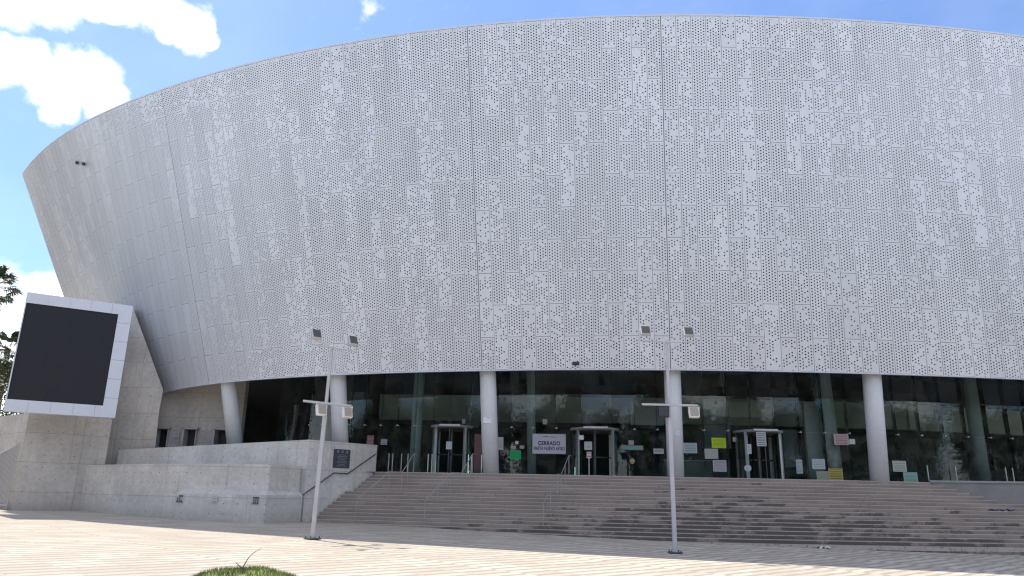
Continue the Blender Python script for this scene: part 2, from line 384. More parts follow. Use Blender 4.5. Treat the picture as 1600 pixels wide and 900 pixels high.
# ------------------------------------------------------------------ the plan curves (u counts cladding panels)
TOP_Z, LIP_Z, FLOOR_Z, SOFFIT_Z = 24.8, 7.6, 2.65, 9.5
TU = [(-68, 35, 273), (-55, 100, 210), (-46, 178, 172), (-39, 248, 142), (-26, 455, 84.5), (-19.5, 590, 61), (-13, 728.7, 41.5), (-6.5, 882, 31), (0, 1031, 25), (2, 1078.7, 25), (9.5, 1250, 28), (17, 1417.5, 40), (25, 1593.5, 57)]
BU = [(-68, 161, 645), (-53, 224, 622), (-45, 275, 606.5), (-39, 321, 600.5), (-26, 513, 585), (-13, 750, 577.5), (-6.5, 897, 576.6), (0, 1047.5, 577), (7, 1221, 579.3), (14, 1399.5, 584), (22, 1597.5, 591)]
tp = [(u, *at_z(x, y, TOP_Z)[:2]) for u, x, y in TU] + [(34, 32.4, 34.4), (43, 38.8, 36.9)]
bp = [(u, *at_z(x, y, LIP_Z)[:2]) for u, x, y in BU] + [(31, 31.9, 37.1), (43, 40.4, 40.3)]
def fit(pts, deg=7):
    a = np.array(pts); x = (a[:, 0] + 12) / 56
    return np.polyfit(x, a[:, 1], deg), np.polyfit(x, a[:, 2], deg)
FT, FB = fit(tp), fit(bp)
def GS(u):
    """the rim and the lip drop towards the left end of the building"""
    t = max(0., (-4 - u) / 58); return 1.02 - .235 * t * t / (t + .06) if t > 0 else 1.02
def pt(f, u, z):
    x = (u + 12) / 56; return EYE + (Vector((np.polyval(f[0], x), np.polyval(f[1], x), z)) - EYE) * GS(u)
def T(u): return pt(FT, u, TOP_Z)
def B(u): return pt(FB, u, LIP_Z)
def inward(u, d, f=B):
    p = f(u); t = f(u + .2) - f(u - .2); t.z = 0; t.normalize(); return p + Vector((-t.y, t.x, 0)) * d
def shell(u, k, d=0.): return inward(u, d, B).lerp(inward(u, d, T), k)
def lip_at(x, y):
    q = ray(x, y); us_ = [-60 + i * .1 for i in range(900)]; u = min(us_, key=lambda u: abs(B(u).x / B(u).y - q.x / q.y)); return B(u)
GLASS_D = 4.6
def on_curve(x, y, d, off=0.):
    """where the sight line through (x, y) meets the upright curve d metres inside the lip"""
    q = ray(x, y); best = None; N = 500
    us = [-40 + 80 * i / N for i in range(N + 1)]; pts = [inward(u, d + off) for u in us]
    for i in range(N):
        a, b = pts[i], pts[i + 1]; ax, bx_ = a.x * q.y - a.y * q.x, b.x * q.y - b.y * q.x
        if ax * bx_ <= 0:
            t = ax / (ax - bx_) if ax != bx_ else 0; p = a.lerp(b, t); s = p.y / q.y
            return EYE + q * s, math.atan2(b.y - a.y, b.x - a.x)
    return EYE + q * (42 / q.y), 0

# ------------------------------------------------------------------ ground
GB, GC, GY = -.02, .012, 28.
def gz(x, y): return GB * max(-60, min(60, x)) + GC * (max(-20, min(70, y)) - GY)
bm = new_bm(); gx = [-900, -200, -60, -30, 0, 30, 60, 200, 900]; gy = [-900, -200, -20, 10, 40, 70, 200, 900]
V = [[bm.verts.new((x, y, gz(x, y))) for y in gy] for x in gx]
for i in range(len(gx) - 1):
    for j in range(len(gy) - 1): face(bm, [V[i][j], V[i + 1][j], V[i + 1][j + 1], V[i][j + 1]])
struct(obj('plaza_ground', bm, 'paving'))

# ------------------------------------------------------------------ stairs and landing
def interp(pts):
    a = np.array(pts, float); d = np.r_[0, np.cumsum(np.hypot(*np.diff(a, axis=0).T))]; t = d / d[-1]
    k = max(2, min(5, len(a) - 2)); cx, cy = np.polyfit(t, a[:, 0], k), np.polyfit(t, a[:, 1], k)
    return lambda s: Vector((np.polyval(cx, s), np.polyval(cy, s), 0))
LAND = interp([(-6.75, 38.55), (-3.6, 37.75), (-.45, 37.4), (3.3, 37.15), (8, 37.1), (15, 36.95), (20.9, 37.75)])
FOOT = interp([(-9.5, 35.35), (-4.6, 34.7), (.2, 33.35), (6.85, 31.95), (10.85, 31.75), (19, 32.2), (31, 35.0)])
NR, RISE = 18, .16
FR = [0.]
for k in range(1, NR): FR.append(FR[-1] + (2.6 if k == 6 else 1.))
FR = [f / FR[-1] for f in FR]
def step_edge(s, k): return LAND(s).lerp(FOOT(s), FR[k]) + Vector((0, 0, FLOOR_Z - RISE * k))
bm = new_bm(); NS = 60; rows = []
for i in range(NS + 1):
    s = i / NS; col = []
    for k in range(NR):
        e = step_edge(s, k)
        if k: col.append((step_edge(s, k - 1).xy.to_3d() + Vector((0, 0, e.z)), 18 - k - .0001 + .0))
        # riser top edge, tread from its inner corner outward
        col.append((e, 18 - k - .08))
    col.append((step_edge(s, NR - 1).xy.to_3d() + Vector((0, 0, -1)), 0))
    rows.append([(bm.verts.new(p), (p.x * .9 + p.y * .1)) for p, _ in col])
uvl = bm.loops.layers.uv.active
for i in range(NS):
    for j in range(len(rows[0]) - 1):
        a, b, c, d = rows[i][j], rows[i + 1][j], rows[i + 1][j + 1], rows[i][j + 1]
        # even j: riser below an edge; odd j: tread
        k = j // 2
        if j % 2 == 0: va, vb = 30 - k + .999, 30 - k + .02          # riser from nosing down
        else: va, vb = 30 - k - 1 + .02, 30 - k - 1 + .999           # tread from inner corner out
        face(bm, [a[0], d[0], c[0], b[0]], [(a[1], va), (d[1], vb), (c[1], vb), (b[1], va)])
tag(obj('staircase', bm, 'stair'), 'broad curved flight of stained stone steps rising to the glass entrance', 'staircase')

bm = new_bm()
ed = [LAND(i / 40) for i in range(41)]
poly = [(p.x, p.y) for p in ed] + [(44, 44), (44, 75), (-30, 75), (-30, 43), (-20.2, 40.6), (-9.9, 36.2)]
lo = [bm.verts.new((x, y, FLOOR_Z - .004)) for x, y in poly]; bmesh.ops.triangle_fill(bm, edges=[bm.edges.new((lo[i], lo[(i + 1) % len(lo)])) for i in range(len(lo))], use_beauty=True)
for f in bm.faces:
    if f.normal.z < 0: f.normal_flip()
struct(obj('landing_floor', bm, 'interior_floor'))

# plinth to the right of the stairs
bm = new_bm()
L1, F1 = LAND(1), FOOT(1)
prism(bm, [(L1.x, L1.y), (F1.x, F1.y), (46, 40), (46, 46), (L1.x - .6, 46)], -1, FLOOR_Z + .0)
pl = tag(obj('plinth_wall', bm, 'render_grey'), 'smooth grey concrete plinth closing the right end of the stone steps', 'wall')
bm = new_bm(); d = (F1 - L1).normalized(); nn = Vector((d.y, -d.x, 0)) * -.04
prism(bm, [(L1.x - d.y * -.05 - .02, L1.y - .05), (F1.x - .02, F1.y - .06), (F1.x + .2, F1.y + .5), (L1.x + .2, L1.y + .5)], FLOOR_Z + .002, FLOOR_Z + .10)
obj('coping', bm, 'interior_grey', pl)

# ------------------------------------------------------------------ the building
bld = thing('event_building', 'huge curved building wrapped in pale perforated metal panels above a glass entrance', 'building', (5, 45, 0))
U0_, U1_ = -68, 43
bm = new_bm(); NV = 11; us = [U0_ + i * .5 for i in range(int((U1_ - U0_) * 2) + 1)]; grid = []
for u in us: grid.append([(bm.verts.new(shell(u, j / NV)), (u, 5.5 * j / NV)) for j in range(NV + 1)])
for i in range(len(us) - 1):
    for j in range(NV):
        q = [grid[i][j], grid[i + 1][j], grid[i + 1][j + 1], grid[i][j + 1]]; face(bm, [a[0] for a in q], [a[1] for a in q])
fc = obj('facade_cladding', bm, 'facade', bld)
sm = fc.modifiers.new('thickness', 'SOLIDIFY'); sm.thickness = .03; sm.offset = -1

# lip trim and rim coping
for nm, z, f in (('lower_trim', LIP_Z, B), ('rim_coping', TOP_Z, T)):
    bm = new_bm(); pr = []
    for u in us:
        a, b = inward(u, -.015, f), inward(u, .16, f); z0, z1 = (a.z - .05, a.z - .004) if nm == 'lower_trim' else (a.z + .004, a.z + .10)
        pr.append([bm.verts.new((p.x, p.y, zz)) for p, zz in ((a, z0), (a, z1), (b, z1), (b, z0))])
    for i in range(len(us) - 1):
        for k in range(4): face(bm, [pr[i][k], pr[i + 1][k], pr[i + 1][(k + 1) % 4], pr[i][(k + 1) % 4]])
    bmesh.ops.recalc_face_normals(bm, faces=bm.faces[:])
    obj(nm, bm, 'screen_frame', bld)
# dark inner wall behind the cladding
bm = new_bm(); pr = []
for u in us[::4]:
    pr.append([bm.verts.new(shell(u, .105, 1.1)), bm.verts.new(shell(u, .985, 1.1))])
for i in range(len(pr) - 1): face(bm, [pr[i][0], pr[i + 1][0], pr[i + 1][1], pr[i][1]])
obj('inner_wall', bm, 'backing', bld)
# roof and the blind back of the volume
bm = new_bm()
rim = [shell(u, .992, .03) for u in us[::2]]
vs = [bm.verts.new(p) for p in rim + [Vector((55, 95, TOP_Z)), Vector((-25, 100, TOP_Z - 2))]]; bmesh.ops.triangle_fill(bm, edges=[bm.edges.new((vs[i], vs[(i + 1) % len(vs)])) for i in range(len(vs))])
for f in bm.faces:
    if f.normal.z < 0: f.normal_flip()
obj('roof', bm, 'roof_sheet', bld)
bm = new_bm(); e0 = [shell(U0_, z, .02) for z in (0, .99)]; e1 = [shell(U1_, z, .02) for z in (0, .99)]
bk = [(-25, 100), (55, 95)]
q = [bm.verts.new(p) for p in (e0[0], e0[1], (-25, 100, TOP_Z - .13), (-25, 100, 0), (55, 95, 0), (55, 95, TOP_Z - .13), e1[1], e1[0])]
face(bm, [q[0], q[1], q[2], q[3]]); face(bm, [q[3], q[2], q[5], q[4]]); face(bm, [q[4], q[5], q[6], q[7]])
obj('rear_wall', bm, 'interior_grey', bld)
# soffit and hall ceiling
bm = new_bm(); A = [inward(u, 1.1) for u in us[::2]]
poly = [shell(u, .11, 1.1)[:2] for u in us[::2]] + [(50, 75), (-30, 80)]
vs = [bm.verts.new((x, y, SOFFIT_Z)) for x, y in poly]; bmesh.ops.triangle_fill(bm, edges=[bm.edges.new((vs[i], vs[(i + 1) % len(vs)])) for i in range(len(vs))])
for f in bm.faces:
    if f.normal.z > 0: f.normal_flip()
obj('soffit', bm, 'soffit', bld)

taped = []
# outer leaning columns (foot pixel, head pixel)
for fx, fy, hx, hy, r in ((367, 693, 355, 597, .40), (532, 695, 527, 583, .41), (767, 738, 761, 577, .41), (1056, 743, 1049.5, 577, .41), (1375, 755, 1362.5, 584, .44)):
    h = lip_at(hx, hy); h = Vector((h.x, h.y + .75, h.z + .25)); h.x *= 1 + .75 / h.y
    f0 = at_y(fx, fy, h.y + .95); dirn = (h - f0)
    f1 = f0 + dirn * ((FLOOR_Z - f0.z) / dirn.z); h1 = f0 + dirn * ((SOFFIT_Z - f0.z) / dirn.z)
    bm = new_bm(); tube(bm, [f1 - dirn.normalized() * .1, f1.lerp(h1, .5), h1], r, 32); obj('column', bm, 'column_paint', bld, True)
    if fx in (767, 1056):
        tt = (5.2 - f1.z) / (h1.z - f1.z) if fx == 767 else (4.75 - f1.z) / (h1.z - f1.z); q = f1.lerp(h1, tt) + Vector((-.08 if fx == 767 else .06, -r - .006, 0)); taped.append((q, fx))
# inner columns behind the glass
for fx, fy, hx, hy, r in ((647, 733, 656, 585, .30), (831, 738, 829, 580, .24), (1305, 745, 1284, 585, .42), (1540, 762, 1513, 590, .38)):
    f0 = on_curve(fx, fy, GLASS_D + .9)[0]; h0 = on_curve(hx, hy, GLASS_D + .9)[0]; d = h0 - f0
    f1 = f0 + d * ((FLOOR_Z - f0.z) / d.z); h1 = f0 + d * ((SOFFIT_Z - f0.z) / d.z)
    bm = new_bm(); tube(bm, [f1, f1.lerp(h1, .5), h1], r, 24); obj('inner_column', bm, 'column_paint', bld, True)

# glass wall: panes in two tiers, doors stand in it
HEAD = FLOOR_Z + 2.55
DOORS = [(705, 700, 1.05), (929, 700, 1.22), (1186, 707, 1.2)]
door_pos = [on_curve(x, y, GLASS_D) for x, y, r in DOORS]
ug = [-37 + i * 1.75 for i in range(46)]
for i in range(len(ug) - 1):
    a, b = inward(ug[i], GLASS_D), inward(ug[i + 1], GLASS_D); t = (b - a).normalized(); nr = Vector((-t.y, t.x, 0))
    for z0, z1 in ((FLOOR_Z, HEAD), (HEAD, SOFFIT_Z)):
        c = (a + b) / 2
        if z0 == FLOOR_Z and any((c.xy - dp[0].xy).length < dr[2] * .93 for dp, dr in zip(door_pos, DOORS)): continue
        bm = new_bm(); g = .012
        p = [a + t * g, b - t * g]
        vs = [bm.verts.new((q.x + nr.x * o, q.y + nr.y * o, z)) for o in (0, .016) for q, z in ((p[0], z0 + g), (p[1], z0 + g), (p[1], z1 - g), (p[0], z1 - g))]
        face(bm, [vs[0], vs[1], vs[2], vs[3]])
        obj('glass_pane', bm, 'glass', bld)
    if 2 < i:                                     # glass fin behind each joint, spider fitting at head height
        bm = new_bm(); q = a + nr * .2; box(bm, (q.x, q.y, (FLOOR_Z + SOFFIT_Z) / 2), (.022, .34, SOFFIT_Z - FLOOR_Z), rotz(math.atan2(t.y, t.x)))
        obj('glass_fin', bm, 'door_glass', bld)
        bm = new_bm(); q = a - nr * .05; bmesh.ops.create_uvsphere(bm, u_segments=10, v_segments=6, radius=.052, matrix=Matrix.Translation((q.x, q.y, HEAD)))
        box(bm, (a.x + nr.x * .06, a.y + nr.y * .06, HEAD), (.16, .12, .035), rotz(math.atan2(t.y, t.x))); obj('spider_fitting', bm, 'white_metal', bld, True)
bm = new_bm()
for i in range(len(ug) - 1):                      # sill rail under the glass
    a, b = inward(ug[i], GLASS_D + .03), inward(ug[i + 1], GLASS_D + .03); c = (a + b) / 2
    if not any((c.xy - dp[0].xy).length < dr[2] * .93 for dp, dr in zip(door_pos, DOORS)):
        box(bm, (c.x, c.y, FLOOR_Z + .03), ((b - a).length - .01, .05, .06), rotz(math.atan2(b.y - a.y, b.x - a.x)))
obj('sill_rail', bm, 'steel', bld)

# revolving doors
for (px, py, r), (dp, an) in zip(DOORS, door_pos):
    c = Vector((dp.x, dp.y, FLOOR_Z)); H = 2.42
    bm = new_bm()
    for a in (an - .72, an + math.pi + .72, an + .72, an + math.pi - .72):
        box(bm, (c.x + math.cos(a) * r, c.y + math.sin(a) * r, FLOOR_Z + H / 2), (.10, .14, H), rotz(a))
    tube(bm, [c + Vector((0, 0, .0)), c + Vector((0, 0, H))], .03, 10)
    dr = obj('revolving_door', bm, 'steel', bld)
    bm = new_bm(); tube(bm, [c + Vector((0, 0, H)), c + Vector((0, 0, H + .04)), c + Vector((0, 0, H + .13))], [r + .07, r + .1, r + .1], 40); obj('canopy', bm, 'interior_grey', dr)
    bm = new_bm(); f = Vector((math.sin(an), -math.cos(an), 0)) * (r + .07)
    box(bm, (c.x + f.x, c.y + f.y, FLOOR_Z + H + .10), (r * 1.05, .09, .09), rotz(an), .01); obj('header_bar', bm, 'white_metal', dr)
    for sgn in (0, math.pi):
        bm = new_bm()
        for k in range(10):
            a0, a1 = an + sgn - .62 + 1.24 * k / 10, an + sgn - .62 + 1.24 * (k + 1) / 10
            face(bm, [bm.verts.new((c.x + math.cos(a) * r, c.y + math.sin(a) * r, z)) for a, z in ((a0, FLOOR_Z + .02), (a1, FLOOR_Z + .02), (a1, FLOOR_Z + H), (a0, FLOOR_Z + H))])
        bmesh.ops.remove_doubles(bm, verts=bm.verts[:], dist=.0005); obj('drum_glass', bm, 'door_glass', dr)
    for k in range(3):
        a = an + .5 + k * 2 * math.pi / 3; d = Vector((math.cos(a), math.sin(a), 0)); bm = new_bm(); l = r - .12
        for q, s in ((d * .06, (.05, .04, H - .1)), (d * l, (.05, .04, H - .1))): box(bm, c + q + Vector((0, 0, H / 2)), s, rotz(a))
        for z in (.1, 1.05, H - .1): box(bm, c + d * (l / 2) + Vector((0, 0, z)), (l, .035, .07), rotz(a))
        lf = obj('door_leaf', bm, 'dark_steel', dr)

# hall inside
def curved_wall(name, u0, u1, d, z0, z1, thick, m, step=2):
    bm = new_bm(); pr = []; k = int((u1 - u0) / step)
    for i in range(k + 1):
        u = u0 + (u1 - u0) * i / k; a, b = inward(u, d), inward(u, d + thick)
        pr.append([bm.verts.new((p.x, p.y, z)) for p, z in ((a, z0), (a, z1), (b, z1), (b, z0))])
    for i in range(k):
        for j in range(4): face(bm, [pr[i][j], pr[i + 1][j], pr[i + 1][(j + 1) % 4], pr[i][(j + 1) % 4]])
    face(bm, pr[0]); face(bm, pr[-1][::-1]); bmesh.ops.recalc_face_normals(bm, faces=bm.faces[:])
    return obj(name, bm, m, bld)
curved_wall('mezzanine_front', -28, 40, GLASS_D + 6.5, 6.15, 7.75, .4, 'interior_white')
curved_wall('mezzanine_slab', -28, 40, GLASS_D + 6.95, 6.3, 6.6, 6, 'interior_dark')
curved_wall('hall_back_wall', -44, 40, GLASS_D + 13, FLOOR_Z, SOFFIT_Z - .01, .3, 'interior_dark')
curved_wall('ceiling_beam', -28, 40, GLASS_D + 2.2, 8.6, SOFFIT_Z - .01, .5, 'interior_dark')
for px0, px1, py0, py1, d, m_ in ((985, 1036, 628, 664, 7.5, 'interior_white'), (1100, 1136, 628, 650, 7.8, 'interior_white'), (1138, 1206, 630, 652, 7.9, 'interior_white'), (1264, 1297, 630, 752, 6.4, 'interior_white'),
                                 (1378, 1392, 634, 668, 8, 'interior_white'), (1420, 1440, 636, 670, 8.2, 'interior_white'), (1226, 1252, 672, 730, 7.6, 'interior_grey'), (1098, 1140, 665, 700, 7.4, 'interior_grey'),
                                 (727, 750, 634, 668, 8, 'interior_grey'), (544, 571, 613, 670, 6.6, 'interior_grey'), (1460, 1484, 636, 656, 8.4, 'interior_white')):
    a, an = on_curve(px0, py1, GLASS_D + d - 5); b, _ = on_curve(px1, py0, GLASS_D + d - 5)
    bm = new_bm(); c = (a + b) / 2; box(bm, c, ((b - a).xy.length, .25, abs(b.z - a.z)), rotz(math.atan2(b.y - a.y, b.x - a.x)), .01); obj('wall_panel', bm, m_, bld)

# fixtures on the cladding
bm = new_bm(); p = shell(-6.3, .014, -.1); box(bm, p, (.34, .16, .15), None, .02); obj('facade_lamp', bm, 'black_plastic', bld)
def on_shell(x, y):
    q = ray(x, y).normalized(); best = (9e9, None)
    for i in range(0, 700):
        u = -68 + i * .16
        for z in np.linspace(0, 1, 60):
            p = shell(u, float(z)); d = ((p - EYE) - q * (p - EYE).dot(q)).length
            if d < best[0]: best = (d, p)
    return best[1]
for x, y in ((122, 254), (133, 256)):
    p = on_shell(x, y); bm = new_bm(); box(bm, p + Vector((-.06, -.1, 0)), (.16, .16, .15), rotz(.6), .02); obj('facade_spotlight', bm, 'black_plastic', bld)

# ------------------------------------------------------------------ concrete stair tower, screen and ramp walls
A0, A1 = (-22.65, 35.3), (-19.95, 37.65)
tw = thing('concrete_tower', 'board marked concrete block behind and below the black screen', 'wall', (-21, 37, .5))
bm = new_bm(); prism(bm, [A0, A1, (-22.4, 40.2), (-27.2, 38.9)], -.5, 4.95); prism(bm, [(-22.6, 36.3), (-20.6, 38.05), (-22.0, 40), (-24.6, 38.9)], 4.95, 10.0); obj('front_block', bm, 'concrete', tw)
bm = new_bm()                                       # tall wall with the slanting right edge that meets the cladding
YB = 39.2
fp = [at_y(150, 700, YB), at_y(246, 700, YB), at_y(249, 640, YB), at_y(255, 609, YB), at_y(207, 478, YB), at_y(150, 474, YB)]
fp[0].z = fp[1].z = 0.2
back = Vector((-1.0, 2.0, 0)); lo = [bm.verts.new(p) for p in fp]; hi = [bm.verts.new(p + back) for p in fp]
face(bm, lo, [(p.x, p.z) for p in fp]); face(bm, hi[::-1], [(p.x, p.z) for p in fp[::-1]])
for i in range(6):
    j = (i + 1) % 6; face(bm, [lo[j], lo[i], hi[i], hi[j]], [(fp[j].x, fp[j].z), (fp[i].x, fp[i].z), (fp[i].x + 3, fp[i].z), (fp[j].x + 3, fp[j].z)])
bmesh.ops.recalc_face_normals(bm, faces=bm.faces[:])
obj('tall_wall', bm, 'concrete', tw)

# shaded wall under the overhang, with three deep windows
YC = 40.9
lw = thing('window_wall', 'shaded concrete wall with three small deep windows under the overhang', 'wall', (-19, YC, 2.6))
xs = [at_y(236, 690, YC).x]; wins = [(246, 262), (290, 306), (338, 356)]
zt, zb = at_y(280, 671, YC).z, at_y(280, 699, YC).z
bm = new_bm(); x0 = at_y(236, 690, YC).x; x1 = at_y(374, 690, YC).x
def wpan(xa, xb, za, zb_): prism(bm, [(xa, YC), (xb, YC), (xb, YC + .5), (xa, YC + .5)], za, zb_)
cur = x0
for a, b in wins:
    xa, xb = at_y(a, 685, YC).x, at_y(b, 685, YC).x
    wpan(cur, xa, 2, zt); wpan(xa, xb, 2, zb); cur = xb
wpan(cur, x1, 2, zt); wpan(x0, x1, zt, SOFFIT_Z - .01)
obj('wall_panel', bm, 'concrete', lw)
for a, b in wins:
    xa, xb = at_y(a, 685, YC).x, at_y(b, 685, YC).x; bm = new_bm()
    for c, s in ((((xa - .04), YC - .05, (zt + zb) / 2), (.10, .6, zt - zb + .1)), (((xa + xb) / 2, YC - .05, zt + .05), (xb - xa + .3, .6, .09)), ((xb + .03, YC + .05, (zt + zb) / 2), (.05, .4, zt - zb))): box(bm, c, s)
    wf = obj('window', bm, 'window_frame_paint', lw)
    bm = new_bm(); box(bm, ((xa + xb) / 2, YC + .3, (zt + zb) / 2), (xb - xa, .02, zt - zb)); obj('pane', bm, 'black_plastic', wf)

# screen
sA, sB = Vector((-22.35, 33.0, 0)), Vector((-18.62, 35.35, 0)); sd_ = (sB - sA).normalized(); sn = Vector((sd_.y, -sd_.x, 0)); sa = math.atan2(sd_.y, sd_.x)
SW = (sB - sA).length; Z0, Z1 = 4.78, 10.22
scr = thing('led_screen', 'large black outdoor screen in a pale metal frame on the concrete block', 'screen', tuple((sA + sB) / 2 + Vector((0, 0, Z0))))
mid = (sA + sB) / 2; rz = rotz(sa); fw = .53
bm = new_bm(); box(bm, mid - sn * .35 + Vector((0, 0, (Z0 + Z1) / 2)), (SW - .05, .62, Z1 - Z0 - .05), rz); obj('casing', bm, 'screen_frame', scr)
def fr_piece(pts):
    """frame board with mitred ends given as (along, z) corners"""
    bm = new_bm(); P = []
    for o in (0, .11):
        P.append([bm.verts.new(sA + sd_ * a + sn * (o - .02) + Vector((0, 0, z))) for a, z in pts])
    face(bm, P[1]); face(bm, P[0][::-1])
    for i in range(4): face(bm, [P[0][i], P[0][(i + 1) % 4], P[1][(i + 1) % 4], P[1][i]])
    bmesh.ops.recalc_face_normals(bm, faces=bm.faces[:]); return bm
g = .006; fl = .05
T4 = [(0, Z0), (SW, Z0), (SW, Z1), (0, Z1)]; I4 = [(fl, Z0 + fw), (SW - .58, Z0 + fw), (SW - .58, Z1 - .50), (fl, Z1 - .50)]
for i in range(4):
    j = (i + 1) % 4
    # each side split in boards as in the cladding joints
    ns = 5 if i in (0, 2) else 6 if i == 1 else 1
    for k in range(ns):
        t0, t1 = k / ns + .0009, (k + 1) / ns - .0009
        L = lambda a, b, t: (a[0] + (b[0] - a[0]) * t, a[1] + (b[1] - a[1]) * t)
        a, b = L(T4[i], T4[j], t0), L(T4[i], T4[j], t1); ax_ = 0 if i in (0, 2) else 1; lo_, hi_ = sorted((I4[i][ax_], I4[j][ax_]))
        def inn(p): q = list(I4[i]); q[ax_] = min(hi_, max(lo_, p[ax_])); return tuple(q)
        obj('frame_board', fr_piece([a, b, inn(b), inn(a)]), 'screen_frame', scr)
bm = new_bm(); xa, xb = I4[0][0], I4[1][0]; za, zb_ = I4[0][1], I4[2][1]; nx, nz_ = 6, 8
for i in range(nx):
    for k in range(nz_):
        cx_ = xa + (xb - xa) * (i + .5) / nx; cz = za + (zb_ - za) * (k + .5) / nz_
        box(bm, sA + sd_ * cx_ + sn * .02 + Vector((0, 0, cz)), ((xb - xa) / nx - .0012, .04, (zb_ - za) / nz_ - .0012), rz)
obj('display', bm, 'screen_panel', scr)

# ramp walls
rw = thing('ramp_wall', 'low concrete ramp wall with a projecting base beside the steps', 'wall', (-14, 34, .3))
bm = new_bm(); prism(bm, [(-20.6, 37.15), (-14.2, 33.46), (-10.45, 33.40), (-9.62, 35.35), (-9.9, 36.0), (-20.0, 39.0)], -.5, [2.66, 2.70, 2.74, 2.74, 2.74, 2.66]); obj('upper_wall', bm, 'concrete_light', rw)
bm = new_bm(); prism(bm, [(-14.3, 33.18), (-10.38, 33.1), (-9.42, 35.3), (-9.6, 35.34), (-10.44, 33.39), (-14.19, 33.45)], -.5, [1.44, 1.44, 1.44, 1.60, 1.62, 1.62]); obj('base_course', bm, 'concrete_light', rw)
pw = thing('parapet_wall', 'concrete parapet above the ramp that turns back along the left side of the steps', 'wall', (-12, 37, .3))
W0 = at_y(185, 703, 38.6); bm = new_bm()
prism(bm, [(W0.x, 38.6), (-9.4, 35.55), (-6.75, 38.75), (-7.05, 39.0), (-9.5, 36.05), (W0.x + .1, 39.0)], -.5, [W0.z, 3.98, 3.98, 3.98, 3.98, W0.z])
par = obj('parapet', bm, 'concrete_light', pw)
# marks and small plates on the concrete
for (x, y, w_, h_, m_, lab) in ((335, 780, .26, .26, 'white_metal', 'small white plate on the ramp base'), (275, 680.5, .34, .3, 'white_metal', 'small white plate between two deep windows of the shaded wall')):
    Yp = 33.09 if x == 335 else YC - .03; p = at_y(x, y, Yp); bm = new_bm(); box(bm, p, (w_, .02, h_), rotz(-.02 if x == 335 else 0))
    tag(obj('wall_plate', bm, sheet_material('plate%d' % x, (.55, .56, .57), (.2, .2, .22), 4)), lab, 'sign')
for x, y, lab in ((281, 779, 'dark painted stencil mark at the left end of the ramp base'), (400, 782, 'dark painted stencil mark at the right end of the ramp base')):
    p = at_y(x, y, 33.12 - (.02 if x > 300 else -.02)); bm = new_bm()
    for i in range(3):
        for k in range(3):
            if (i, k) not in ((0, 2), (2, 1)) or x > 300: box(bm, p + Vector(((i - 1) * .09, -.03, (k - 1) * .11)), (.075 - .02 * (k % 2), .006, .085))
    tag(obj('stencil_mark', bm, 'stencil'), lab, 'wall marking')
# plaque and handrail on the parapet side
s0, s1 = Vector((-9.4, 35.55, 0)), Vector((-6.75, 38.75, 0)); sdd = (s1 - s0).normalized(); snn = Vector((sdd.y, -sdd.x, 0)); sang = math.atan2(sdd.y, sdd.x)
def on_side(x, y):
    q = ray(x, y); t = (s0.dot(snn)) / q.dot(snn) if abs(q.dot(snn)) > 1e-6 else 1
    t = (s0 - EYE).dot(snn) / q.dot(snn); return EYE + q * t
c = (on_side(520.5, 702) + on_side(546, 731)) / 2; wd = (on_side(546, 716) - on_side(520.5, 716)).xy.length; hh = on_side(533, 702).z - on_side(533, 731).z
bm = new_bm(); box(bm, c + snn * .03, (wd, .05, hh), rotz(sang), .008)
pq = tag(obj('plaque', bm, 'plaque'), 'dark commemorative plaque on the parapet beside the steps', 'plaque')
bm = new_bm()
for k in range(3): box(bm, c + snn * .062 + sdd * (k - 1) * wd * .28 + Vector((0, 0, hh * .37)), (.12, .012, .12), rotz(sang))
for k in range(8): box(bm, c + snn * .06 + Vector((0, 0, hh * (.2 - .085 * k))), (wd * (.62 if k % 3 else .42), .008, .03), rotz(sang))
obj('lettering', bm, 'plaque_letters', pq)
bm = new_bm(); o_ = snn * .09
pts = [on_side(*p) + o_ for p in ((465, 778), (520, 739), (542, 740), (585.5, 709.5))]; tube(bm, pts, .03, 8)
for t_ in (.02, .33, .5, .66, .95):
    k = min(2, int(t_ * 3)); p = pts[k].lerp(pts[k + 1], t_ * 3 - k); tube(bm, [p, p - o_ * 1.1 - Vector((0, 0, .05))], .012, 6)
tag(obj('wall_handrail', bm, 'dark_steel'), 'dark handrail fixed to the concrete parapet left of the steps', 'handrail')

# left end: sunlit flank steps with slatted railing
bm = new_bm()
dl = Vector((-26.2 + 22.65, 39.6 - 35.3, 0)).normalized(); nl = Vector((-dl.y, dl.x, 0)) * -1
for i in range(26):
    p = Vector((A0[0] - .12, A0[1] - .12, 0)) + Vector((-.775, .632, 0)) * i * .16
    tube(bm, [p + Vector((0, 0, .3)), p + Vector((0, 0, 3.5 - i * .03))], .022, 6)
p0 = Vector((A0[0] - .12, A0[1] - .12, 0)); p1 = p0 + Vector((-.775, .632, 0)) * 4.1
for zz in (.75, 3.5): tube(bm, [p0 + Vector((0, 0, zz)), p1 + Vector((0, 0, zz - (.75 if zz > 1 else 0)))], .035, 8)
tag(obj('slatted_railing', bm, 'window_frame_paint'), 'slatted metal railing at the far left beside the concrete block', 'railing')

